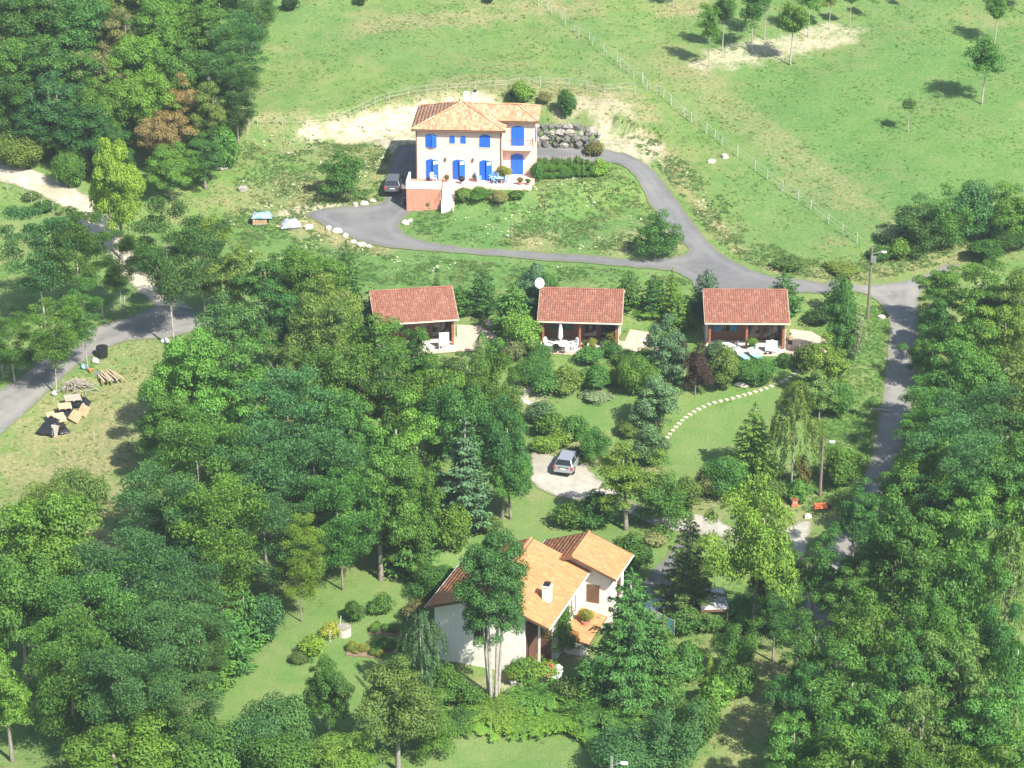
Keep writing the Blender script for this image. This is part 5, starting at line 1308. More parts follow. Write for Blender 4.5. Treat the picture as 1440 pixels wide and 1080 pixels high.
GARDEN = [
 # round the pink house
 ('spruce','deep',487,345,66,9,"rising from the grove beside the driveway rim"), ('bushtree','deep',486,217,64,281,"dense and lone on the slope left of the parked grey car"), ('bushtree','deep',922,294,66,364,"dense and lone in the fork of the driveway"),
 ('shrub','lime',733,110,36,149,"pale, on the bank behind the pink house"), ('shrub','dark',722,124,18,147,"dark, small, next to the pale one behind the house"), ('shrub','deep',796,124,26,168,"dark, on the bank above the boulder wall"), ('shrub','dry',766,126,22,146,"brownish, on the bank between two others"),
 ('grassy','olive',652,262,26,284,"by the steps of the pink house"), ('shrub','mid',676,262,34,282,"below the terrace of the pink house"), ('shrub','dry',700,268,34,286,"brownish, below the terrace chairs"), ('grassy','mid',726,266,22,280,"below the terrace end of the pink house"),
 ('grassy','olive',604,277,20,294,"at the foot of the salmon bastion"), ('shrub','mid',755,226,20,258,"climbing at the corner of the pink house"), ('shrub','dry',838,196,28,222,"dry, beside the drive bend"), ('shrub','lime',845,222,30,250,"pale flowering, at the end of the vegetable rows"),
 # round the chalets
 ('spruce','dark',614,382,30,6,"behind the half hidden chalet"), ('lowfir','deep',678,380,46,440,"dense, between first and second chalet"), ('lowfir','mid',722,400,62,470,"broad, beside the dish chalet wall"), ('lowfir','deep',648,402,36,440,"behind the patio of the half hidden chalet"),
 ('softpine','blue',752,374,52,6,"behind the satellite dish"), ('tallshrub','mid',770,384,36,5,"next to the pine behind the dish"), ('tallshrub','lime',735,438,56,500,"bright, on the corner of the dish chalet"), ('thuja','mid',678,466,24,502,"conical, at the edge of the first patio"),
 ('shrub','mid',700,474,34,505,"beside the conical one at the first patio"), ('shrub','dry',722,478,34,512,"dry, between the first two chalets"), ('shrub','deep',763,480,34,510,"in front of the dish chalet corner post"), ('shrub','olive',745,470,30,505,"olive leaved, next to the corner post"),
 ('lowfir','deep',884,384,44,432,"first of three behind the dish chalet"), ('lowfir','deep',920,388,40,440,"second of three behind the dish chalet"), ('spruce','bright',944,380,36,448,"light, third behind the dish chalet"), ('lowfir','mid',955,415,42,462,"on the bank between second and third chalet"),
 ('lowfir','blue',992,382,44,440,"grey, at the back corner of the blue shutter chalet"), ('lowfir','deep',1100,384,52,444,"dense, behind the blue shutter chalet roof end"), ('shrub','lime',918,432,44,447,"low creeping, on the bank between the chalets"),
 ('softpine','blue',942,448,66,545,"large, grey-green, in front of the blue shutter chalet corner"), ('tallshrub','blue',1005,478,36,520,"pale, next to the porch of the blue shutter chalet"), ('bushtree','purple',977,480,48,556,"wine-leaved, in front of the blue shutter chalet"), ('tallshrub','olive',1018,486,44,553,"fine-leaved, beside the purple tree"),
 ('shrub','mid',1062,505,72,546,"wide mound below the sun loungers"), ('shrub','mid',1104,494,26,520,"tufted, at the patio corner under the standing person"), ('shrub','olive',1132,480,40,528,"beside the top of the stepping stones"),
 ('lowfir','deep',1180,388,46,445,"dark, beside the lane junction lawn"), ('shrub','dark',1150,432,44,460,"dark, low, above the third patio"), ('softpine','mid',1180,400,50,515,"first in the row along the lane bank"), ('softpine','lime',1166,474,60,562,"second in the row along the lane bank"), ('tallshrub','silver',1200,442,32,510,"silver-leaved, on the lane bank"),
 ('softpine','olive',1152,522,50,592,"third in the row along the lane bank"), ('shrub','lime',1135,530,50,565,"bright, beside the curve of the stepping stones"), ('tallshrub','mid',1180,535,38,592,"leafy, on the lane bank"),
 ('spruce','lime',1058,572,74,672,"open, layered, at the foot of the lawn"), ('birch','olive',1114,545,80,690,"with hanging twigs beside the small lamp"), ('tallshrub','mid',1180,625,56,690,"behind the small lamp pole"), ('tallshrub','dry',1130,640,30,690,"purplish, behind the lamp pole"), ('tallshrub','mid',1020,640,66,706,"mixed, at the lawn foot"), ('shrub','dry',992,660,34,700,"reddish, at the lawn foot"), ('grassy','bright',1122,672,34,708,"palm-like, behind the red birdhouse"), ('shrub','olive',1090,672,40,705,"greyish, next to the red birdhouse"),
 ('softpine','blue',922,526,74,606,"blue, in the middle of the garden"), ('tallshrub','blue',912,600,56,660,"grey, over the parking corner"), ('tallshrub','mid',895,500,60,560,"in the garden between lawn and blue pine"), ('shrub','mid',905,488,40,518,"beside the second patio"), ('shrub','lime',880,490,40,520,"bright, below the second patio"),
 ('shrub','mid',830,486,40,515,"below the dish chalet terrace"), ('shrub','deep',860,480,34,506,"at the terrace corner of the dish chalet"), ('shrub','olive',800,515,50,556,"on the garden bank under the dish chalet"), ('shrub','mid',838,512,50,552,"flowering, on the garden bank"), ('shrub','deep',770,520,50,556,"low mound beside the winding path"), ('shrub','lime',862,515,40,545,"yellowish, at the top of the small lawn"),
 ('shrub','silver',838,548,44,566,"white-leaved cushion on the small lawn"), ('shrub','mid',756,500,60,545,"broad, between winding path and dish chalet"), ('shrub','mid',778,578,50,622,"in the border over the gravel parking"), ('shrub','deep',806,582,46,624,"second in the border over the parking"), ('shrub','lime',790,600,40,632,"yellow, at the border foot over the parking"), ('bushtree','mid',832,598,50,655,"dense, right beside the silver car"), ('shrub','blue',760,560,46,600,"lavender grey, at the winding path bend"), ('shrub','olive',882,590,34,618,"small round one at the small lawn edge"), ('shrub','lime',765,612,40,640,"pale, at the parking rim"), ('shrub','olive',812,626,44,650,"rim plant behind the silver car"),
 ('oak','lime',880,622,96,745,"leaning bright tree over the parking exit"), ('bushtree','mid',930,652,90,745,"rounded, between lawn and gravel drive"), ('tallshrub','olive',960,668,60,722,"twiggy, at the lawn edge by the gravel drive"), ('shrub','deep',842,690,60,745,"shaded hedge below the parking"), ('shrub','mid',805,705,56,748,"low, below the parking rim"),
 # round the orange-roofed house
 ('pine','blue',655,595,80,745,"tall blue, at the grove edge over the lawn"), ('broad','bright',718,640,64,730,"round bright, beside the gravel parking"), ('lowfir','deep',575,715,86,800,"low dark fir at the lawn top"), ('tallshrub','bright',643,712,52,782,"bright, at the lawn top between fir and pine"), ('shrub','olive',690,725,38,752,"small grey one under the blue pine"),
 ('tallshrub','deep',882,752,64,815,"evergreen, at the end of the orange roofs"), ('shrub','silver',925,748,38,770,"silver mound beside the house drive"), ('cedar','olive',966,732,92,872,"ragged, between house drive and carport"), ('broad','lime',1056,682,122,898,"large bright one in front of the lane shadow"), ('broad','deep',1090,770,90,890,"shaded lower neighbour of the large bright one"),
 ('shrub','mid',962,852,50,898,"dense ball beside the white clothes"), ('shrub','mid',998,860,40,892,"dense, in front of the carport"), ('bushtree','mid',1035,878,76,952,"large round one on the clearing"), ('tallshrub','bright',1040,840,60,890,"leafy, beside the carport"), ('grassy','bright',1005,948,50,1000,"tall grassy, on the clearing"), ('thuja','lime',998,920,14,955,"tiny cone on the clearing"), ('shrub','mid',1040,935,50,985,"lower neighbour of the large round one"),
 ('tallshrub','deep',610,795,78,848,"dark, behind the white gable"), ('shrub','dry',585,842,40,880,"greyish flowering, beside the white gable"), ('shrub','mid',538,834,36,866,"lone on the lawn above the vegetable beds"), ('shrub','deep',498,844,30,876,"small, behind the stone well"), ('shrub','gold',465,875,30,898,"yellow, beside the stone well"), ('shrub','lime',440,893,40,925,"bright, lower bed of the lawn"), ('shrub','olive',420,915,26,935,"small, at the end of the lawn bed"),
 ('stemmed','deep',693,765,96,984,"on the lawn in front of the white gable"), ('cedar','deep',885,815,140,985,"huge and shaggy, in front of the orange-roofed house"), ('cedar','mid',930,870,60,990,"smaller half of the shaggy pair"), ('spruce','mid',823,925,40,988,"narrow, at the foot of the huge cedar"),
 ('bushtree','mid',790,850,56,922,"climbing around the house porch"), ('shrub','lime',765,928,50,962,"clipped, below the porch"), ('shrub','mid',735,925,46,962,"clipped, below the porch, second"), ('shrub','olive',795,950,44,995,"grey dome between junipers"), ('shrub','gold',755,912,34,926,"flowering, along the porch step"),
 ('birch','blue',595,865,70,990,"feathery conifer-like, at the gable corner"), ('tallshrub','deep',560,930,50,985,"dark, beside the feathery one"), ('tallshrub','mid',625,935,70,1000,"feathery mound before the gable"), ('shrub','mid',660,960,40,1000,"small leafy mound at the trunk foot"),
 ('broad','olive',560,940,120,1085,"olive, slightly bronze, at the bottom edge"), ('bushtree','mid',610,980,80,1060,"beside the olive, slightly bronze tree"), ('broad','mid',462,930,74,1045,"round, on the lower lawn"), ('tallshrub','teal',395,975,90,1070,"bluish upright sprays, on the lower lawn"), ('tallshrub','teal',360,1005,80,1090,"bluish upright sprays, at the bottom edge"), ('broad','lime',480,1042,100,4,"bright one cut by the bottom edge"),
 ('tallshrub','mid',390,1040,110,4,"broad one cut by the bottom edge beside the lawn"), ('bushtree','teal',940,1003,120,1090,"wide, around the bottom street lamp"), ('tallshrub','teal',880,1030,100,1100,"wide, behind the bottom street lamp"), ('tallshrub','mid',975,985,80,1060,"rising over the earth path"), ('shrub','deep',940,985,26,1005,"small dark one on the earth path"), ('grassy','mid',965,900,50,960,"tall grass beside the huge cedar"),
 ('juniper','lime',700,985,110,1018,"yellow-tipped, first of the carpet before the trunk"), ('juniper','lime',690,1003,100,1027,"yellow-tipped, at the carpet front"), ('juniper','bright',760,965,90,1000,"in the carpet middle"), ('juniper','bright',790,995,110,1028,"at the carpet front, middle"), ('juniper','mid',850,985,110,1028,"in the carpet under the huge cedar"), ('juniper','mid',835,1012,90,1038,"at the carpet front, under the cedar"), ('juniper','mid',640,1000,80,1030,"at the carpet end by the bronze tree"), ('juniper','mid',900,1000,70,1030,"at the carpet end by the earth path"), ('juniper','bright',740,1000,90,1028,"in the carpet front, third"), ('shrub','mid',300,1046,60,4,"leafy, where the lawn meets the bottom edge"),
]
for q in GARDEN: plant(*q)

MEADOW = [
 ('young','bright',997,8,32,94,"brightest, at the near end of the straw strip"), ('young','deep',1016,-18,34,72,"behind the brightest one on the straw strip"), ('young','deep',1057,-15,40,74,"over the straw strip, third in line"), ('young','deep',1075,-45,34,56,"behind the third in line on the straw strip"), ('young','mid',1112,-4,46,92,"darkest crowned, below the straw strip"), ('young','mid',1136,-30,36,52,"over the straw strip, fifth in line"), ('young','olive',1166,-30,26,42,"at the far end of the straw strip"),
 ('young','mid',1195,-30,22,38,"just past the straw strip"), ('young','mid',1226,-25,18,27,"cut by the top edge, past the straw strip"), ('young','deep',946,-45,26,10,"only its foot in view at the top edge"), ('sparse','mid',1279,-30,20,13,"thin, at the top edge"), ('young','mid',1398,-14,36,64,"high on the meadow near the corner"), ('young','mid',1381,54,56,147,"largest, alone on the meadow"), ('sparse','olive',1276,132,32,186,"thinnest, alone in the middle of the meadow"), ('young','mid',1440,-60,40,20,"at the top corner"),
 ('shrub','dark',408,-10,26,18,"dark, at the top edge near the wood"), ('shrub','deep',508,-14,18,10,"dark, at the top edge of the fenced paddock"), ('shrub','dark',688,-12,16,6,"dark, on the straw patch at the top edge"),
]
for q in MEADOW: plant(*q, foot=True, group="young trees on the open meadow" if q[0] in ('young', 'sparse') else None)

# tussocks on the meadow, too many and too small to name
for i, (u, v) in enumerate(((1148,75),(1218,102),(1238,76),(1298,75),(1325,68),(1180,73),(1220,97),(1294,147),(1388,150),(1100,222),(1118,224),(1210,232),(1150,250),(1178,62),(678,92),(660,88),(1430,68),(1360,170),(1265,215))): pass

# ------------------------------------------------------------------ fences
def fence(label, pix, hgt, mat, rails, r=.05, group=None, name="fence", rail_r=.022, step=None):
    pts = [P(u, v) for u, v in pix]
    if step:
        q = []
        for a, b in zip(pts[:-1], pts[1:]):
            k = max(1, round((b-a).length/step))
            q += [a.lerp(b, i/k) for i in range(k)]
        pts = q+[pts[-1]]
        pts = [Vector((p.x, p.y, float(ground(p.x, p.y)))) for p in pts]
    root = empty(name, pts[0], 0, label, "fence", group)
    rr = random.Random(len(pts)); o = pts[0]; tops = []
    pm = MB().tube([(0,0,-.3),(0,0,1)], [1, .9], 6).mesh("post", mat)
    for p in pts:
        h = hgt*rr.uniform(.9, 1.08); tx, ty = rr.uniform(-.06, .06), rr.uniform(-.06, .06)
        po = link("post", pm, root, p-o, (tx, ty, 0), (r, r, h)); tops.append((p, h))
    for f in rails:
        for (a, ha), (b, hb) in zip(tops[:-1], tops[1:]):
            if (b-a).length > 14: continue
            A = a-o+Vector((0,0,ha*f)); B = b-o+Vector((0,0,hb*f)); C_ = (A+B)/2-Vector((0,0,.05))
            MB().tube([A, C_, B], rail_r, 4).build("rail", mat, root)
    return root
fence("white post and rail fence curving along the bank behind the pink house", [(341,176),(350,176),(362,176),(397,177),(430,176),(477,172),(492,167),(510,157),(527,150),(547,142),(574,136),(600,132),(629,129),(668,127),(696,125),(730,122),(760,121),(800,123),(825,126),(850,131),(873,129),(893,131)], 1.05, M['fence_white'], (.5, .95), .045, rail_r=.016)
fence("white double fence running up the meadow from the paddock corner", [(909,127),(904,119),(891,112),(872,95),(852,82),(833,64),(814,52),(795,36),(776,20),(757,8),(740,-8)], 1.15, M['fence_white'], (.95,), .05, rail_r=.014)
fence("second row of white posts beside the double paddock fence", [(914,127),(903,114),(884,103),(868,88),(849,72),(829,56),(808,46),(790,28),(770,12)], 1.0, M['fence_white'], (.9,), .045, rail_r=.012)
fence("thin wire fence with grey posts crossing the slope right down to the lane", [(923,132),(933,138),(944,148),(962,165),(972,172),(993,187),(1005,195),(1015,204),(1037,220),(1062,240),(1079,252),(1100,270),(1123,282),(1140,295),(1165,315),(1185,330),(1205,342)], 1.15, M['wire'], (.5, .95), .045, rail_r=.012)
fence("white fence bit at the meadow edge of the upper wood", [(374,2),(373,14),(368,30),(364,44),(366,52)], 1.0, M['fence_white'], (.9,), .05, rail_r=.014)
fence("weathered post fence between white track and field", [(10,268),(33,277),(44,285),(60,296),(75,300)], 1.2, M['grey_wood'], (.5, .9), .06, rail_r=.012)
fence("weathered post fence along the road beside the field", [(5,530),(12,521),(24,512),(45,500),(60,470),(145,447),(160,440),(175,432)], 1.2, M['grey_wood'], (.5, .9), .07, rail_r=.012)
p0 = P(84, 642)
for (u, v, lab) in ((84,642,"short grey stake standing alone on the dry lawn"), (132,620,"leaning thin stake on the dry lawn below the pallets"), (186,628,"thin stake on the dry lawn nearest the grove")):
    p_ = P(u, v); tag(MB().tube([(0,0,-.2),(.05,.03,1.1)], [.05,.04], 6).build("stake", M['grey_wood'], None, loc=p_), lab, "stake")

# ------------------------------------------------------------------ lamps on poles
def lamp_pole(u, v, H, lab, arm=1.1, box=False, side=1, mat='pole_wood', top=None):
    p_ = P(u, v) if top is None else P(u, top, h=H)
    root = empty("street_lamp", p_, 0, lab, "street lamp")
    MB().tube([(0,0,-.4),(0,0,H)], [.15,.10], 8).build("pole", M[mat], root)
    a = MB(); a.tube([(0,0,H-.75),(side*arm*.6,-.05,H-.55),(side*arm,-.05,H-.5)], .035, 6); a.build("arm", M['metal'], root)
    hd = MB().cbox((side*(arm+.25), -.05, H-.47), .52, .24, .12).build("lamp_head", M['white'], root, bevel=.05)
    MB().cbox((side*(arm+.3), -.05, H-.555), .36, .18, .04).build("lamp_lens", M['dirty_white'], hd)
    if box:
        MB().box(-.10, -.34, H-1.5, .42, -.12, H-.85).build("transformer_box", M['metal'], root)
        b = MB(); b.box(-.35, -.05, H-.12, .35, .05, H-.04); b.tube([(-.3,0,H-.04),(-.3,0,H+.08)], .04, 6); b.tube([(.3,0,H-.04),(.3,0,H+.08)], .04, 6); b.build("crossarm", M['pole_wood'], root)
    return root
lamp_pole(1220, 448, 7.4, "tall wooden pole with white lamp and grey box at the lane junction", .9, True)
lamp_pole(1153, 697, 5.6, "small lamp on a grey wooden pole beside the weeping birch", .5)
lamp_pole(860, 0, 5.5, "street lamp whose top rises out of the bushes at the bottom edge", .6, mat='metal', top=1064)

# ------------------------------------------------------------------ cars
def car(p_, rz, paint, label, wagon=True, Lc=4.1, Wc=1.72, Hc=1.5):
    root = empty("car", p_, rz, label, "car")
    # body lofted along y (rear at -L/2): stations of (y, half width, bottom, waist)
    L2 = Lc/2
    st = [(-L2, .74, .42, .80), (-L2+.05, .82, .30, .92), (-L2+.5, .86, .24, .95), (-.6, .865, .22, .95), (.7, .865, .22, .94), (1.25, .86, .24, .90), (L2-.35, .82, .26, .78), (L2-.04, .74, .32, .64), (L2, .66, .38, .56)]
    mb = MB(); rings = []
    for y, hw, b_, t_ in st:
        rings.append([(-hw*.93, y, b_), (-hw, y, b_+.18), (-hw, y, t_-.14), (-hw*.93, y, t_), (hw*.93, y, t_), (hw, y, t_-.14), (hw, y, b_+.18), (hw*.93, y, b_)])
    n = 8; vs_ = [q for r_ in rings for q in r_]; fs = [tuple(range(n)), tuple(range((len(rings)-1)*n, len(rings)*n))]
    for i in range(len(rings)-1): fs += [(i*n+k, (i+1)*n+k, (i+1)*n+(k+1) % n, i*n+(k+1) % n) for k in range(n)]
    mb.add(vs_, fs); bo = mb.build("body", paint, root, smooth=False, bevel=.03)
    ry0, ry1, fy0, fy1 = (-L2+.1, -L2+.42, .55, 1.2) if wagon else (-L2+.55, -L2+1.0, .35, 1.05)
    wz = .945; hb, ht = .80, .62
    mb = MB(); mb.add([(-hb, ry0, wz), (hb, ry0, wz), (hb, fy1, wz-.02), (-hb, fy1, wz-.02), (-ht, ry1, Hc), (ht, ry1, Hc), (ht, fy0, Hc), (-ht, fy0, Hc)], [(0,1,5,4),(1,2,6,5),(2,3,7,6),(3,0,4,7),(4,5,6,7)])
    cab = mb.build("cabin", paint, root, bevel=.04)
    def panel(nm, a, b, c, d, off, mat=M['glass']):
        a, b, c, d = map(Vector, (a, b, c, d)); nn = (b-a).cross(d-a).normalized(); cen = (a+b+c+d)/4
        if nn.dot(cen-Vector((0, 0, .9))) < 0: nn = -nn
        q = [p.lerp(cen, .10)+nn*.012 for p in (a, b, c, d)]
        return MB().prism(q, nn*off).build(nm, mat, cab)
    panel("rear_window", (-hb,ry0,wz), (hb,ry0,wz), (ht,ry1,Hc), (-ht,ry1,Hc), .012)
    panel("windscreen", (-hb,fy1,wz), (hb,fy1,wz), (ht,fy0,Hc), (-ht,fy0,Hc), .012)
    for s_ in (-1, 1):
        ym = -.2
        lerp = lambda f0, f1, t: (f0+(f1-f0)*t)
        panel("side_window", (s_*hb,ry0+.12,wz), (s_*hb,ym-.04,wz), (s_*ht,ym-.04,Hc), (s_*ht,ry1+.05,Hc), .012)
        panel("side_window", (s_*hb,ym+.04,wz), (s_*hb,fy1-.1,wz), (s_*ht,fy0-.02,Hc), (s_*ht,ym+.04,Hc), .012)
        MB().cbox((s_*.76, -L2+.035, .74), .2, .09, .26).build("tail_lamp", M['red_lamp'], root)
        MB().cbox((s_*.68, L2-.06, .60), .26, .1, .14).build("headlamp", M['white'], root)
        MB().cbox((s_*.97, 1.0, .98), .16, .1, .12).build("mirror", paint, root, bevel=.02)
        for y in (-L2+.78, L2-.75):
            w = MB().tube([(s_*.70, y, .31), (s_*.875, y, .31)], .31, 16).build("wheel", M['tyre'], root)
            MB().tube([(s_*.872, y, .31), (s_*.885, y, .31)], .19, 12).build("rim", M['metal'], w)
    MB().cbox((0, -L2-.03, .45), 1.62, .14, .2).build("bumper", paint, root, bevel=.04)
    MB().cbox((0, L2+.0, .42), 1.4, .1, .2).build("bumper", paint, root, bevel=.04)
    MB().cbox((0, -L2-.012, .68), .52, .02, .11).build("number_plate", M['white'], root)
    MB().cbox((0, -L2-.02, .78), .9, .03, .05).build("trim_strip", M['dark'], root)
    return root
c1 = P(795, 674); car((c1.x+.25, c1.y+1.9, float(ground(c1.x, c1.y+1.9))+.05), R(-15), M['silver_paint'], "silver hatchback parked on the pale gravel, tail towards the viewer", True, 3.6, 1.6, 1.38)
c2 = P(552.5, 280); car((c2.x, c2.y+1.95, float(ground(c2.x, c2.y+1.9))+.07), R(-1), M['grey_paint'], "grey car parked in the shade beside the pink house", True, 4.2, 1.7, 1.42)

# ------------------------------------------------------------------ boulder wall and loose stones
wr = empty("boulder_wall", P(800, 204), 0, "retaining wall of grey boulders between the pink house and the bank", "wall")
rr = random.Random(5); sm = [MB().blob((0,0,0), 1, 1, 1, seed=k, amp=.26, nu=7, nv=4).mesh("boulder", M['dark_stone'] if k % 3 else M['stone']) for k in range(6)]
A_, B_ = P(755, 206), P(846, 211); o_ = wr.location.copy()
for row in range(4):
    x = 0.0
    while x < 1.0:
        s_ = rr.uniform(.32, .58); q = A_.lerp(B_, x); z0 = float(ground(q.x, q.y))
        link("boulder", sm[rr.randrange(6)], wr, Vector((q.x, q.y+.5*row+rr.uniform(-.1, .15), z0+.22+.52*row+rr.uniform(-.08, .08)))-o_, (rr.uniform(-.4,.4), rr.uniform(-.4,.4), rr.uniform(0, 6)), (s_*1.15, s_*.9, s_*.8))
        x += s_*2.0/(B_-A_).length
STONES = [(434,321,.5,"pale pointed stone beside the grey tarp heap"), (462,322,.42,"first pale stone on the driveway rim"), (474,326,.5,"flat pale stone on the driveway rim"), (486,332,.36,"rounded pale stone on the driveway rim"), (497,341,.36,"small stone low on the driveway rim"), (508,345,.42,"block at the rim where the driveway narrows"), (519,347,.32,"last pale stone on the driveway rim"),
 (570,314,.42,"white stone inside the driveway bend"), (577,311,.3,"small white stone inside the driveway bend"), (500,289,.38,"pale rock left of the parked car's rear"), (512,287,.42,"pale rock nearest the lone bush"), (524,283,.36,"pale rock right behind the parked car"),
 (313,238,.5,"long brownish rock on the grass below the wood"), (342,267,.6,"grey rock on the grass slope"), (1019,221,.45,"flat stone on the slope beside the wire fence"), (1001,228,.42,"pinkish stone low on the slope"), (742,205,.3,"stone at the house corner"), (1240,447,.4,"pale stone on the lane edge"), (1136,727,.38,"cream boulder under the garden corner"), (1043,543,.5,"white stone beside the stepping stones"), (735,532,.35,"white upright stone at the winding path"), (932,516,.3,"pale stone in the garden"), (905,480,.5,"pinkish rocks on the second patio rim"), (688,456,.5,"pale rock at the first patio rim")]
for i, (u, v, s_, lab) in enumerate(STONES):
    p_ = P(u, v); mm = M['pale_stone'] if any(w in lab for w in ("pale","white","cream","pinkish","flat","last","block","small stone")) else M['stone']
    tag(MB().blob((0,0,.2*s_), s_*1.15, s_*.85, s_*.6, seed=i+20, amp=.16, nu=9, nv=6).build("rock", mm, None, loc=p_, rot=(0,0,i*1.3)), lab, "rock")

# fallen pale logs on the lane bank
for (u, v, lab) in ((1256,508,"pale fallen branch on the lane edge in the tree shade"), (1238,578,"short pale log at the sunlit lane patch")):
    p_ = P(u, v); tag(MB().tube([(-.9,0,.1),(0,.05,.16),(.9,-.1,.1)], [.09,.11,.07], 7).build("log", M['grey_wood'], None, loc=p_, rot=(0,0,-.2)), lab, "log")

# ------------------------------------------------------------------ stepping stones
def stepping(label, pix, n, w, d):
    c = [P(u, v) for u, v in pix]; cp = crom([tuple(q.xy) for q in c], 12, closed=False); cp = np.array(cp)
    s_ = np.concatenate([[0], np.cumsum(np.hypot(*np.diff(cp, axis=0).T))])
    root = empty("stepping_stones", c[0], 0); root["kind"] = "structure"; root["label"] = label
    rr = random.Random(n); me = [MB().prism([(-.5+.06*k,-.5,-.08),(.5,-.46+.05*k,-.08),(.48,.5,-.08),(-.46,.48-.04*k,-.08)], (0,0,.10)).mesh("stepping_stone", M['slab']) for k in range(3)]
    for i in range(n):
        t = s_[-1]*(i+.5)/n; x = np.interp(t, s_, cp[:,0]); y = np.interp(t, s_, cp[:,1]); x2 = np.interp(min(t+.3, s_[-1]), s_, cp[:,0]); y2 = np.interp(min(t+.3, s_[-1]), s_, cp[:,1])
        a = math.atan2(y2-y, x2-x)
        link("stepping_stone", me[i % 3], root, Vector((x, y, float(ground(x, y))+.03))-c[0], (0, 0, a+rr.uniform(-.12,.12)), (d*rr.uniform(.9,1.1), w*rr.uniform(.9,1.1), 1))
    return root
stepping("curving line of pale stepping stones across the lawn", [(936,618),(950,601),(970,583),(996,569),(1030,560),(1062,551),(1090,541),(1108,532),(1122,521),(1129,508)], 31, .42, .38)
stepping("short winding garden path of pale slabs", [(752,570),(742,566),(737,560),(741,552),(750,545),(756,538),(764,528)], 13, .7, .55)

# ------------------------------------------------------------------ heaps at the road
def pallet(p_, rz, tilt, lab, mat='wood', W=1.2, Dp=1.0, n=7, group="pallets on the heap"):
    root = empty("pallet", p_, rz, lab, "pallet", group); root.rotation_euler = (tilt[0], tilt[1], rz)
    for k in range(n):
        y = -Dp/2+Dp*(k+.5)/n; MB().box(-W/2, y-Dp/n*.42, .10, W/2, y+Dp/n*.42, .125).build("plank", M[mat], root)
    for x in (-W/2+.06, 0, W/2-.06): MB().box(x-.05, -Dp/2, 0, x+.05, Dp/2, .097).build("runner", M[mat], root)
    return root
def tarp(p_, sx, sy, sz, mat, lab, seed, name="tarpaulin"):
    r_ = np.random.default_rng(seed); n = 15; g = np.linspace(-1, 1, n); X, Y = np.meshgrid(g, g)
    rr_ = np.clip(1.12-np.maximum(np.abs(X), np.abs(Y))**3-.15*(X*X+Y*Y), 0, 1)
    Z = sz*(rr_*(.8+.2*np.sin(3*X+seed)*np.cos(2*Y+seed))+.10*np.sin(9*X+2*Y+seed)*rr_+.05*r_.normal(size=X.shape)*rr_)
    V = np.stack([X.ravel()*sx*(1+.06*np.sin(5*Y.ravel())), Y.ravel()*sy*(1+.06*np.sin(4*X.ravel()+1)), Z.ravel()+.02], 1)
    ii_ = np.arange(n*n).reshape(n, n); Q = np.stack([ii_[:-1,:-1], ii_[:-1,1:], ii_[1:,1:], ii_[1:,:-1]], -1).reshape(-1, 4)
    o = link(name, np_mesh(name, V, Q, M[mat]), None, p_); o.rotation_euler = (0, 0, seed*.4)
    so = o.modifiers.new("thickness", 'SOLIDIFY'); so.thickness = .02
    return tag(o, lab, "tarpaulin")
tarp(P(72, 604), 1.25, 1.0, .95, 'black_plastic', "shiny black plastic sheet over the near end of the pallet heap", 3)
tarp(P(88, 606), .7, .55, .35, 'black_plastic', "low flap of black plastic beside the heap", 5)
tarp(P(112, 568), 1.0, .8, .75, 'black_plastic', "black plastic under the upper pallets of the heap", 7)
tarp(P(90, 582), 1.1, .9, .6, 'black_plastic', "black plastic in the middle of the pallet heap", 11)
hz = lambda u, v, z: (lambda q: (q.x, q.y, q.z+z))(P(u, v))
pallet(hz(103,572,.82), .35, (.10,.05), "brownish pallet topmost on the heap, nearest the log pile", 'grey_wood', 1.5, 1.2)
pallet(hz(92,583,.78), .3, (.16,.02), "golden pallet lying flat in the heap centre", 'wood', 1.2, 1.0)
pallet(hz(84,597,.62), .5, (.35,.05), "pale pallet tilted towards the shiny plastic", 'wood', 1.1, 1.2)
pallet(hz(107,592,.45), -.7, (.75,.1), "pale pallet leaning on the outer side of the heap", 'wood', 1.2, 1.0)
pallet(hz(119,583,.40), -.7, (.85,.1), "brown pallet leaning at the outer end of the heap", 'wood', 1.1, 1.0)
pallet(hz(77,612,.40), -.2, (1.0,.1), "narrow pallet standing against the shiny plastic", 'grey_wood', .7, 1.1)
pallet(hz(72,592,.55), .5, (.3,.0), "small golden pallet half under the black plastic", 'wood', .8, .7)
# brushwood and boards
p_ = P(108, 546); root = empty("brush_pile", p_, 0, "grey heap of cut branches beside the leaning pale trunk", "branch heap"); rr = random.Random(9)
mb = MB()
for k in range(150):
    a = rr.uniform(0, 6.28); l_ = rr.uniform(.5, 1.5); c_ = Vector((rr.gauss(0, .75), rr.gauss(0, .55), 0)); c_.z = max(.08, .75-.45*c_.length+rr.uniform(-.15, .15))
    d_ = Vector((math.cos(a)*l_/2, math.sin(a)*l_/2, rr.uniform(-.2, .2))); mb.tube([c_-d_, c_+Vector((rr.uniform(-.08,.08),0,.05)), c_+d_], [.035,.028,.015], 4)
mb.build("branches", M['grey_wood'], root, kind="stuff")
p_ = P(152, 530); root = empty("board_stack", p_, R(-64), "long weathered boards leaning in a fan beside the black tank", "boards")
for k in range(7):
    MB().cbox((rr.uniform(-.1,.1), -.8+.26*k, .22+.05*(k % 3)), 3.8+rr.uniform(-.3,.3), .17, .06, rr.uniform(-.06,.06), (0, -.10)).build("board", M['grey_wood'] if k % 2 else M['wood'], root)
MB().cbox((0, 0, .08), .3, 1.9, .14).build("bearer", M['grey_wood'], root)
p_ = P(144, 501); root = empty("water_tank", p_, 0, "round black plastic tank on the verge at the road", "tank")
mb = MB(); mb.tube([(0,0,-.05),(0,0,.95)], [.52,.55], 20); mb.build("tank_body", M['black_plastic'], root)
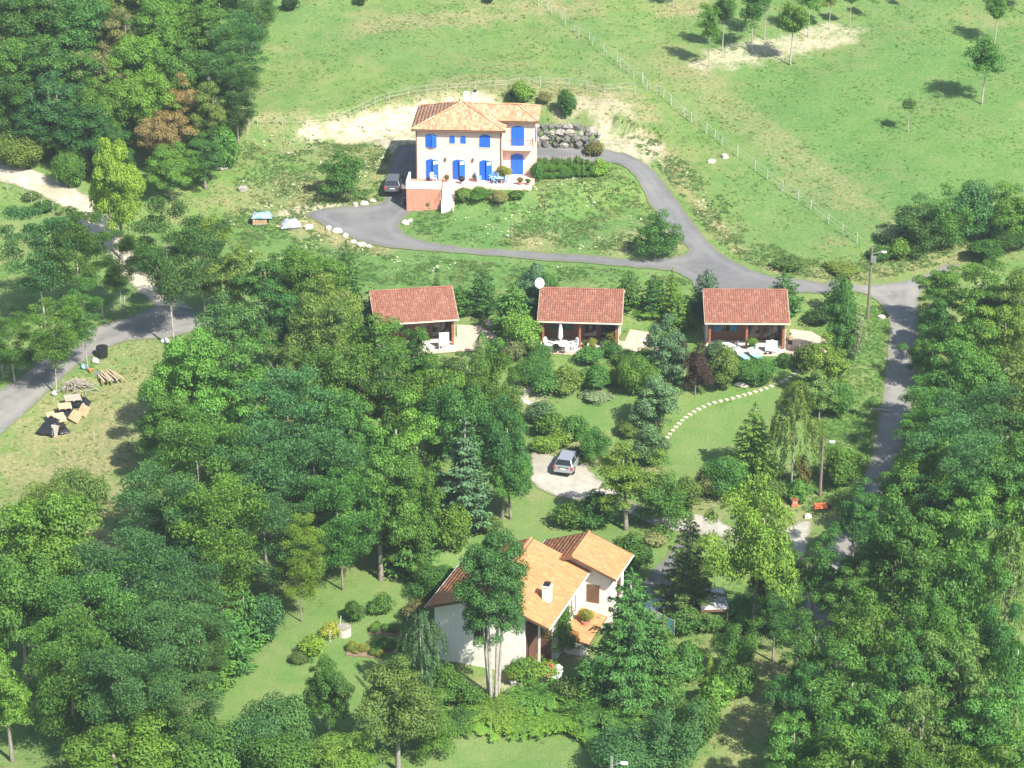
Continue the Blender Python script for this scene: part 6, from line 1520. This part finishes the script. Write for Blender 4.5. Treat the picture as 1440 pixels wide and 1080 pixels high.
mb = MB(); mb.tube([(0,0,.952),(0,0,1.0)], [.56,.56], 20); mb.build("tank_rim", M['dark'], root)
mb = MB()
for z in (.25, .5, .75): mb.tube([(0,0,z),(0,0,z+.04)], [.56,.56], 20)
mb.build("tank_band", M['black_plastic'], root)
p_ = P(126, 523); root = empty("traffic_cone", p_, .4, "orange plastic piece lying at the foot of the slim trunk", "cone"); root.rotation_euler = (0, 1.2, .3); root.location.z += .16
MB().tube([(0,0,.02),(0,0,.42)], [.16,.04], 10).build("cone", M['orange'], root); MB().box(-.2,-.2,-.02,.2,.2,.018).build("cone_base", M['orange'], root)
p_ = P(141, 529); root = empty("metal_sheet", p_, .4, "bent pale metal sheet lying among the boards", "metal sheet")
mb = MB(); mb.prism([(-.5,0,.02),(-.3,0,.22),(0,0,.30),(.3,0,.22),(.5,0,.02),(.46,0,.02),(.28,0,.18),(0,0,.26),(-.28,0,.18),(-.46,0,.02)], (0,.5,0)); mb.build("sheet", M['metal'], root)
for (u, v, mt, lab, sx) in ((134,510,'dirty_white',"white sack next to the black tank",.35), (118,518,'light_blue',"bluish sack beside the slim trunk",.32), (77,556,'dirty_white',"white bag in the grass beside the leaning trunk",.28), (232,482,'white',"white bag on the verge under the twin trunks",.36)):
    p_ = P(u, v); o = MB().blob((0,0,.2), sx, sx*.8, .28, seed=int(u), amp=.2, nu=10, nv=7, cut=-.2).build("sack", M[mt], None, loc=p_, smooth=True); tag(o, lab, "sack")

# wood stacks under tarps on the slope
p_ = P(366, 314); root = empty("wood_stack", p_, .05, "stack of pale firewood under a sagging blue sheet on the slope", "wood stack")
mb = MB(); mb.box(-.78,-.5,0,.78,.5,.09); mb.build("base", M['grey_wood'], root)
mb = MB(); rr = random.Random(4)
for r_ in range(6):
    for k in range(9): mb.tube([(-.68+.16*k+rr.uniform(-.02,.02), -.5, .18+.15*r_), (-.68+.16*k, .45, .18+.15*r_)], .075, 6)
mb.build("logs", M['wood'], root, kind="stuff")
tp = tarp((p_.x+.18, p_.y+.08, p_.z+.72), 1.05, .72, .55, 'blue_tarp', "faded blue sheet draped over the firewood stack", 2); tp.rotation_euler = (0,.0,.05)
t2 = tarp(P(409, 318), 1.1, .75, .85, 'grey_tarp', "crumpled grey sheet over a low heap near the driveway end", 4); t2.rotation_euler = (0,0,.2)
for (u, v, lab) in ((395,320,"pale plank sticking out beside the grey sheet"), (425,313,"pale plank on the driveway side of the grey sheet")):
    p_ = P(u, v); tag(MB().cbox((0,0,.12), 1.0, .18, .08, .2, (0,.1)).build("plank", M['wood'], None, loc=p_), lab, "plank")

# ------------------------------------------------------------------ furniture
def chair(p_, rz, mat, lab, group, s=1.0):
    root = empty("chair", p_, rz, lab, "chair", group, (s, s, s))
    MB().box(-.25,-.24,.40,.25,.24,.45).build("seat", M[mat], root)
    pr = [(-.25,0),(.25,0),(.27,.35),(.18,.52),(0,.57),(-.18,.52),(-.27,.35)]
    MB().prism([(x,.22+z*.12,.452+z) for x, z in pr], (0,.05,0)).build("backrest", M[mat], root)
    for x in (-.22,.22):
        for y in (-.2,.2): MB().box(x-.025,y-.025,0,x+.025,y+.025,.398).build("leg", M[mat], root)
        MB().box(x*1.15-.03,-.24,.62,x*1.15+.03,.24,.66).build("armrest", M[mat], root)
    return root
def table(p_, r_, h, mat, lab, square=False):
    root = empty("table", p_, 0, lab, "table")
    mb = MB()
    if square: mb.box(-r_,-r_*.8,h-.04,r_,r_*.8,h)
    else: mb.tube([(0,0,h-.04),(0,0,h)], r_, 20)
    mb.build("tabletop", M[mat], root)
    for a in (.8, 2.36, 3.93, 5.5): MB().tube([(math.cos(a)*r_*.75, math.sin(a)*r_*.7, 0), (math.cos(a)*r_*.6, math.sin(a)*r_*.55, h-.042)], .025, 6).build("leg", M[mat], root)
    return root
# second chalet
fu = "white garden chairs at the chalets"
chair(on_ch(1,-2.9,-.9), R(60), 'white', "white garden chair beside the corner post of the dish chalet", fu, 1.25)
chair(on_ch(1,-.55,-.75), R(-70), 'white', "white garden chair beside the middle post of the dish chalet", fu, 1.25)
chair(on_ch(1,-2.0,-1.35), R(160), 'black_plastic', "dark garden chair in front of the white table", fu, 1.0)
chair(on_ch(1,-1.15,-1.45), R(200), 'dirty_white', "pale garden chair in front of the white table", fu, 1.0)
table(on_ch(1,-1.65,-.75), .75, .72, 'white', "round white garden table with the closed parasol")
p_ = on_ch(1,-1.8,-.35); root = empty("parasol", p_, 0, "closed white parasol standing at the dish chalet table", "parasol")
MB().tube([(0,0,0),(0,0,2.55)], .03, 6).build("pole", M['metal'], root); MB().tube([(0,0,.95),(0,0,1.15),(0,0,1.9),(0,0,2.4),(0,0,2.55)], [.12,.24,.20,.11,.02], 9).build("canopy", M['white'], root); MB().tube([(0,0,0),(0,0,.12)], .26, 12).build("base", M['dirty_white'], root)
def pot(p_, lab, tone, s=.5, mat='brown', kind=0):
    root = empty("potted_plant", p_, 0, lab, "potted plant")
    MB().tube([(0,0,0),(0,0,.32*s*1.6)], [.22*s*1.5,.30*s*1.5], 12).build("pot", M[mat], root)
    link("foliage", PROTO['shrub'][kind][0], root, (0,0,.3*s*1.5), (0,0,kind), (.45*s*1.4,.45*s*1.4,.45*s*1.4), (*TONE[tone][0], 1))
    return root
pot(on_ch(1,1.25,-.5), "round pot with yellow flowers beside the middle post of the dish chalet", 'gold', .75)
pot(on_ch(1,2.6,-.6), "pale leafy potted plant on the dish chalet terrace", 'lime', .7, 'dirty_white', 1)
pot(on_ch(1,3.1,.5), "tall yellowish potted plant inside the dish chalet porch", 'gold', 1.0, 'brown', 2)
pot(on_ch(1,.5,.2), "small terracotta pot at the middle post of the dish chalet", 'olive', .45, 'salmon_wall', 3)
p_ = on_ch(1,2.3,.6); root = empty("gas_grill", p_, .3, "dark covered grill standing in the dish chalet porch", "grill")
MB().box(-.35,-.25,.45,.35,.25,.8).build("grill_box", M['dark'], root, bevel=.05); MB().box(-.3,-.2,0,-.24,.2,.45).box(.24,-.2,0,.3,.2,.45).build("stand", M['metal'], root)
# satellite dish
p_ = on_ch(1,-4.05,3.3); zt = 5.15
root = empty("satellite_dish", p_, 0, "large white satellite dish at the roof end of the second chalet", "dish")
MB().tube([(0,0,-.3),(0,0,zt-.3)], .05, 7).build("mast", M['metal'], root)
mb = MB(); vs_ = []; fs = []; nr, na = 5, 20
for j in range(nr+1):
    r_ = .46*j/nr
    for k in range(na): vs_.append((r_*math.cos(6.2832*k/na), -.06-.10*(1-(r_/.46)**2)*-1-.10, r_*1.12*math.sin(6.2832*k/na)))
for j in range(nr): fs += [(j*na+k, j*na+(k+1) % na, (j+1)*na+(k+1) % na, (j+1)*na+k) for k in range(na)]
mb.add(vs_, fs); d_ = mb.build("dish", M['white'], root, loc=(0,-.05,zt), rot=(R(-14),0,R(6))); so = d_.modifiers.new("thickness", 'SOLIDIFY'); so.thickness = .03
MB().tube([(0,-.1,zt-.45),(0,-.55,zt-.1)], .018, 5).cbox((0,-.56,zt-.05), .09,.14,.09).build("receiver_arm", M['metal'], root)
# first chalet: white cloth and chair
chair(on_ch(0,2.2,-.9), R(200), 'dirty_white', "pale chair at the porch of the half hidden chalet", fu, 1.0)
p_ = on_ch(0,2.55,-.55); root = empty("drying_rack", p_, R(10), "rack with white sheets drying on the half hidden chalet porch", "drying rack")
mb = MB(); mb.tube([(-.5,-.2,0),(-.5,0,1.5)], .02, 5); mb.tube([(.5,-.2,0),(.5,0,1.5)], .02, 5); mb.tube([(-.5,.2,0),(-.5,0,1.5)], .02, 5); mb.tube([(.5,.2,0),(.5,0,1.5)], .02, 5); mb.tube([(-.5,0,1.5),(.5,0,1.5)], .02, 5); mb.build("frame", M['metal'], root)
mb = MB(); mb.prism([(-.45,-.22,.35),(.42,-.24,.45),(.44,-.03,1.52),(-.45,-.03,1.52)], (0,.02,0)); mb.prism([(-.42,.22,.5),(.45,.2,.4),(.45,.04,1.52),(-.45,.04,1.52)], (0,.02,0)); mb.build("sheet", M['white'], root)
# third chalet
table(on_ch(2,-2.05,-.85), .68, .72, 'white', "round white table on the terrace of the blue shutter chalet")
chair(on_ch(2,-1.2,-.95), R(-80), 'grey_tarp', "grey patterned chair beside the white table of the blue shutter chalet", fu, 1.1)
chair(on_ch(2,-2.5,-1.4), R(150), 'dirty_white', "pale chair tucked at the white table of the blue shutter chalet", fu, .95)
pot(on_ch(2,.55,-.25), "boxy planter with yellow-green leaves beside the middle post of the blue shutter chalet", 'lime', .8, 'green_board', 1)
def lounger(p_, rz, lab):
    root = empty("sun_lounger", p_, rz, lab, "sun lounger", "sun loungers on the lawn rim")
    MB().cbox((0,-.35,.3), .62, 1.2, .07).build("seat", M['aqua'], root); MB().cbox((0,.52,.5), .62, .75, .07, 0, (.6,0)).build("backrest", M['dirty_white'], root)
    for x in (-.27,.27):
        for y in (-.8,.2): MB().box(x-.02,y-.02,0,x+.02,y+.02,.262).build("leg", M['white'], root)
    return root
lounger(on_ch(2,-.55,-2.0,-.1), R(28), "turquoise sun lounger nearer the white table"); lounger(on_ch(2,.65,-2.0,-.1), R(28), "turquoise sun lounger nearer the standing person")
p_ = on_ch(2,2.35,-.6); root = empty("clothes_airer", p_, R(-8), "airer heaped with white laundry on the blue shutter chalet terrace", "drying rack")
mb = MB(); 
for x in (-.55,.55): mb.tube([(x,-.35,0),(x,.3,.95)], .02, 5); mb.tube([(x,.35,0),(x,-.3,.95)], .02, 5)
mb.build("frame", M['metal'], root)
mb = MB(); mb.prism([(-.6,-.36,.2),(.55,-.4,.1),(.5,-.25,.97),(.05,-.22,1.28),(-.5,-.25,.97)], (0,.05,0)); mb.prism([(-.5,.3,.3),(.5,.32,.4),(.45,.24,.97),(-.5,.24,.97)], (0,.04,0)); mb.box(-.55,-.2,.93,.5,.2,.97); mb.build("laundry", M['white'], root)
MBx = MB().box(-.32,-.2,0,.32,.2,.05); tag(MBx.build("door_mat", M['grey_tarp'], None, loc=on_ch(2,.95,-1.0,-.015)), "grey mat lying in front of the blue shutter chalet door", "mat")
for (x, y, lab) in ((1.75,-1.25,"dark shoe left on the blue shutter chalet terrace"), (2.2,-1.2,"dark bag left on the blue shutter chalet terrace")):
    tag(MB().blob((0,0,.08), .16, .12, .10, 3).build("bag", M['dark'], None, loc=on_ch(2,x,y,-.02)), lab, "bag")

# ------------------------------------------------------------------ the standing person
def person(p_, rz, lab):
    root = empty("person", p_, rz, lab, "person")
    J = {'pel':(0,0,.95),'sp':(0,.01,1.15),'ch':(0,.0,1.36),'nk':(0,.0,1.50),'hd':(0,-.02,1.62),'ht':(0,-.02,1.72),
         'sl':(-.19,0,1.41),'el':(-.25,.02,1.13),'wl':(-.24,-.09,.88),'hl':(-.24,-.12,.80),'sr':(.19,0,1.41),'er':(.27,.03,1.14),'wr':(.2,-.10,.95),'hr':(.17,-.13,.88),
         'tl':(-.10,0,.90),'kl':(-.11,-.03,.49),'al':(-.12,.02,.09),'fl':(-.13,-.15,.04),'tr':(.10,0,.90),'kr':(.12,-.01,.49),'ar':(.13,.03,.09),'fr':(.15,-.14,.04)}
    rad = {'pel':.145,'sp':.125,'ch':.15,'nk':.055,'hd':.095,'ht':.07,'sl':.06,'el':.043,'wl':.032,'hl':.036,'sr':.06,'er':.043,'wr':.032,'hr':.036,'tl':.09,'kl':.06,'al':.042,'fl':.04,'tr':.09,'kr':.06,'ar':.042,'fr':.04}
    E_ = [('pel','sp'),('sp','ch'),('ch','nk'),('nk','hd'),('hd','ht'),('ch','sl'),('sl','el'),('el','wl'),('wl','hl'),('ch','sr'),('sr','er'),('er','wr'),('wr','hr'),('pel','tl'),('tl','kl'),('kl','al'),('al','fl'),('pel','tr'),('tr','kr'),('kr','ar'),('ar','fr')]
    ks = list(J); me = bpy.data.meshes.new("body"); me.from_pydata([J[k] for k in ks], [(ks.index(a), ks.index(b)) for a, b in E_], [])
    me.materials.append(M['skin']); o = link("body", me, root)
    sk = o.modifiers.new("skin", 'SKIN'); sv = me.skin_vertices[0].data if me.skin_vertices else None
    if sv is None:
        bm = bmesh.new(); bm.from_mesh(me); bm.verts.layers.skin.verify(); bm.to_mesh(me); bm.free(); sv = me.skin_vertices[0].data
    for i, k in enumerate(ks): sv[i].radius = (rad[k]*(1.15 if k in ('pel','sp','ch') else 1), rad[k]*(.8 if k in ('pel','sp','ch') else 1)); sv[i].use_root = k == 'pel'
    sb = o.modifiers.new("sub", 'SUBSURF'); sb.levels = sb.render_levels = 2
    MB().blob((0,.015,1.665), .105, .115, .105, 2, .05, 12, 8, cut=-.035).build("hair", M['hair'], root, smooth=True)
    mb = MB(); mb.tube([(0,.0,1.06),(0,.0,.93)], [.165,.175], 14, False)
    for s_ in (-1, 1): mb.tube([(s_*.085,0,.98),(s_*.105,-.01,.78),(s_*.115,-.02,.58)], [.115,.115,.10], 12, False)
    mb.build("shorts", M['dark'], root, smooth=True)
    for s_ in (-1, 1): MB().blob((s_*.035,-.115,1.635), .012,.008,.012, 1,.0).build("eye", M['dark'], root)
    MB().blob((0,-.125,1.605), .016,.022,.022, 1,.0).build("nose", M['skin'], root)
    return root
pp_ = P(1110.5, 493); person(pp_+Vector((0,0,.06)), R(160), "person with bare chest and dark shorts standing on the paving beside the blue shutter chalet")

# pink house terrace
ft = "chairs on the pink house terrace"
chair(on_ph(6.55,-.7), R(120), 'light_blue', "pale blue chair in front of the third blue door", ft, 1.1); chair(on_ph(8.3,-1.1), R(-60), 'light_blue', "pale blue chair beside the big pot on the pink house terrace", ft, 1.1); chair(on_ph(9.3,-1.0), R(-120), 'light_blue', "pale blue chair right of the big pot", ft, 1.0); chair(on_ph(8.0,-.4), R(-30), 'light_blue', "pale blue chair nearest the pink house wall", ft, 1.0)
table(on_ph(8.8,-1.05), .5, .7, 'light_blue', "small pale blue table on the pink house terrace")
pot(on_ph(9.25,-.55), "big potted shrub with yellowish leaves on the pink house terrace", 'gold', 1.15, 'salmon_wall', 2)
pot(on_ph(6.2,-.6), "small terracotta pot beside the third blue door", 'rust', .5, 'salmon_wall'); pot(on_ph(11.0,-1.3), "reddish potted plant at the terrace end of the pink house", 'rust', .55, 'salmon_wall', 1); pot(on_ph(11.8,-1.3), "last small pot at the terrace end of the pink house", 'mid', .45, 'salmon_wall', 2); pot(on_ph(3.3,-.8), "small pot beside the first blue door", 'dry', .5, 'salmon_wall', 3)
p_ = on_ph(4.9,-1.4); root = empty("kettle_grill", p_, 0, "black kettle grill standing at the terrace edge of the pink house", "grill")
MB().blob((0,0,.55), .34,.34,.32, 2,.0,14,9).build("bowl", M['dark'], root, smooth=True)
for a in (.5, 2.6, 4.7): MB().tube([(math.cos(a)*.32, math.sin(a)*.32, 0), (math.cos(a)*.18, math.sin(a)*.18, .35)], .018, 5).build("leg", M['metal'], root)
p_ = on_ph(1.9,-1.0,.0); chair(p_, R(40), 'white', "white chair on the bastion corner of the pink house", ft, 1.0)
# handcart beside the parked car
p_ = P(569, 288); root = empty("handcart", p_, R(20), "thin metal frame of a handcart in the shade beside the parked car", "handcart")
MB().tube([(-.3,0,.1),(-.3,0,.75),(.3,.2,.75),(.3,.2,.1)], .025, 5).build("frame", M['dirty_white'], root); MB().tube([(-.1,-.05,.2),(.1,-.05,.2)], .2, 12).build("wheel", M['tyre'], root)
# vegetable rows
vr = random.Random(3)
for r_i, (v, n, wd, tn, lab) in enumerate(((252,13,22,'mid',"front row of the vegetable bed beside the pink house"), (243,12,20,'bright',"middle row of the vegetable bed beside the pink house"), (235,11,20,'mid',"back row of the vegetable bed beside the pink house"))):
    a_ = P(756, v); root = empty("vegetable_row", a_, 0, lab, "vegetable row", "vegetable rows by the pink house")
    for k in range(n):
        q = P(760+k*6.6, v-.3*k); s_ = vr.uniform(.34, .5)
        link("plant", PROTO['shrub'][k % 4][0], root, q-a_, (0,0,k), (s_,s_,s_*vr.uniform(.8,1.3)), (*TONE[tn][0], 1))
    if r_i == 2:
        for k in range(9):
            q = P(762+k*8.4, 236-.3*k)-a_; MB().tube([q-Vector((0,0,.1)), q+Vector((.03,0,1.3))], .022, 5).build("cane", M['wood'], root)
# kitchen garden on the long lawn
for (u0, u1, v, tn, lab) in ((520,576,887,'lime',"upper vegetable bed beside the white gable"), (488,538,917,'gold',"lower vegetable bed on the long lawn"), (530,560,910,'mid',"short vegetable row between the beds")):
    a_ = P(u0, v); b_ = P(u1, v+4); root = empty("vegetable_bed", a_, 0, lab, "vegetable bed"); n = 9
    mb = MB(); d_ = (b_-a_); L_ = d_.length; ang = math.atan2(d_.y, d_.x)
    mb.cbox(d_/2+Vector((0,0,.0)), L_, 1.1, .22, ang); mb.build("bed_soil", M['soil'], root)
    for k in range(n*2):
        q = a_.lerp(b_, vr.random())+Vector((vr.uniform(-.4,.4), vr.uniform(-.45,.45), 0)); s_ = vr.uniform(.22,.4)
        link("plant", PROTO['shrub'][k % 4][0], root, Vector((q.x, q.y, float(ground(q.x,q.y))+.05))-a_, (0,0,k), (s_,s_,s_), (*TONE[tn if k % 3 else 'mid'][0], 1))
# stone well
p_ = P(484, 893); root = empty("stone_well", p_, R(12), "pale stone garden well with a stake on the long lawn", "well", None, (.8,.8,.8))
rr = random.Random(2); bmz = MB().box(-.21,-.13,-.085,.21,.13,.085).mesh("stone", M['pale_stone'])
for row in range(5):
    for k in range(9):
        a = 6.283*(k+.5*(row % 2))/9; link("stone", bmz, root, (math.cos(a)*.52, math.sin(a)*.52, .08+.175*row), (0,0,a+math.pi/2), (rr.uniform(.92,1.0),1,1))
mb = MB(); mb.tube([(0,0,.88),(0,0,.98)], [.72,.7], 8); mb.build("well_cap", M['stone'], root); MB().tube([(-.5,.3,0),(-.2,.4,1.9)], .035, 6).build("well_stake", M['dirty_white'], root)
tag(MB().tube([(0,0,-.2),(.03,0,1.0)], .03, 6).build("stake", M['dirty_white'], None, loc=P(464, 903)), "white stake in the grass below the stone well", "stake")

# red birdhouse and orange barrow at the garden corner
p_ = P(1117, 711); root = empty("birdhouse", p_, R(8), "small red wooden birdhouse in the garden corner", "birdhouse")
MB().box(-.3,-.25,.0,.3,.25,.16).build("base", M['orange'], root); MB().box(-.24,-.2,.163,.24,.2,.62).build("box", M['red_wood'], root); MB().prism([(-.34,-.28,.6),(.34,-.28,.6),(0,-.28,.86)], (0,.56,0)).build("roof", M['red_wood'], root); MB().tube([(0,-.215,.4),(0,-.202,.4)], .08, 10).build("hole", M['dark'], root)
MB().box(-.22,-.225,.18,.22,-.203,.56).build("front", M['salmon_wall'], root)
p_ = P(1154, 717); root = empty("wheelbarrow", p_, R(10), "upturned orange barrow at the wood edge below the small lamp", "wheelbarrow")
MB().prism([(-.65,-.3,.25),(.6,-.3,.25),(.45,-.22,.5),(-.5,-.22,.5)], (0,.55,0)).build("tray", M['orange'], root)
for y in (-.25,.2): MB().tube([(-.95,y,.3),(.5,y,.22)], .025, 5).build("handle", M['pole_wood'], root)
MB().tube([(.75,-.05,.2),(.75,.05,.2)], .2, 12).build("wheel", M['tyre'], root)
for x in (-.5,): MB().tube([(x,-.2,.25),(x,-.2,0)], .025, 5).tube([(x,.2,.25),(x,.2,0)], .025, 5).build("stand", M['pole_wood'], root)
# carport and white things beside the drive
p_ = P(1000, 874); root = empty("carport", p_, R(4), "carport with pale sheet roof half under the ragged spruce", "carport")
mb = MB()
for k in range(10): mb.box(-1.1+.22*k, -1.6, 1.95, -1.1+.22*k+.21, 1.7, 2.0+.02*(k % 2))
mb.build("roof", M['dirty_white'], root); MB().box(-1.12,-1.66,1.78,1.12,-1.605,1.97).build("fascia", M['brown'], root)
for x in (-1.0,1.0):
    for y in (-1.5,1.5): MB().box(x-.06,y-.06,-.1,x+.06,y+.06,1.94).build("post", M['grey_wood'], root)
MB().box(-.9,-1.2,.0,.9,1.2,1.2).build("boxes", M['dirty_white'], root)
p_ = P(925, 862); root = empty("car_trailer", p_, R(15), "low trailer with blue sheet in the shade at the end of the house drive", "trailer")
MB().box(-1.0,-.7,.35,1.0,.7,.75).build("trailer_bed", M['red_wood'], root); MB().box(-1.05,-.75,.752,1.05,.75,.82).build("trailer_cover", M['light_blue'], root)
for y in (-.78,.78): MB().tube([(0,y-.08,.28),(0,y+.08,.28)], .28, 14).build("wheel", M['tyre'], root)
MB().tube([(1.0,0,.4),(1.9,0,.35)], .04, 6).build("drawbar", M['metal'], root)
p_ = P(931, 893); root = empty("clothes_line", p_, R(-50), "white and turquoise washing hanging beside the huge cedar", "washing line")
for x in (-1.3,1.3): MB().tube([(x,0,-.2),(x,0,1.9)], .04, 6).build("post", M['grey_wood'], root)
MB().tube([(-1.3,0,1.85),(0,0,1.78),(1.3,0,1.85)], .012, 4).build("line", M['wire'], root)
for x0, x1, zz, mt in ((-1.2,-.75,.75,'white'),(-.65,-.1,1.05,'white'),(0,.5,.7,'white'),(.6,1.15,.55,'aqua')): MB().prism([(x0,-.01,zz),(x1,.03,zz+.05),(x1,0,1.80),(x0,0,1.81)], (0,.02,0)).build("washing", M[mt], root)
# porch of the orange-roofed house
chair(on_lh(9.6,-.1), R(-40), 'red', "chair with red cushion in front of the orange-roofed house porch", None, 1.45); chair(on_lh(10.35,.15), R(-30), 'white', "white chair beside the red one at the porch", None, 1.35); chair(on_lh(8.8,-.3), R(50), 'cream_wood', "cream chair between porch post and red chair", None, 1.25)
table(on_lh(10.0,-1.0), .7, .72, 'dark', "dark round table in front of the red chair"); pot(on_lh(7.4,-1.1), "flowering trough along the porch step", 'gold', .7, 'dirty_white', 1); pot(on_lh(10.3,7.2,1.15), "planter with yellow flowers on the low porch roof", 'gold', .9, 'salmon_wall', 2)
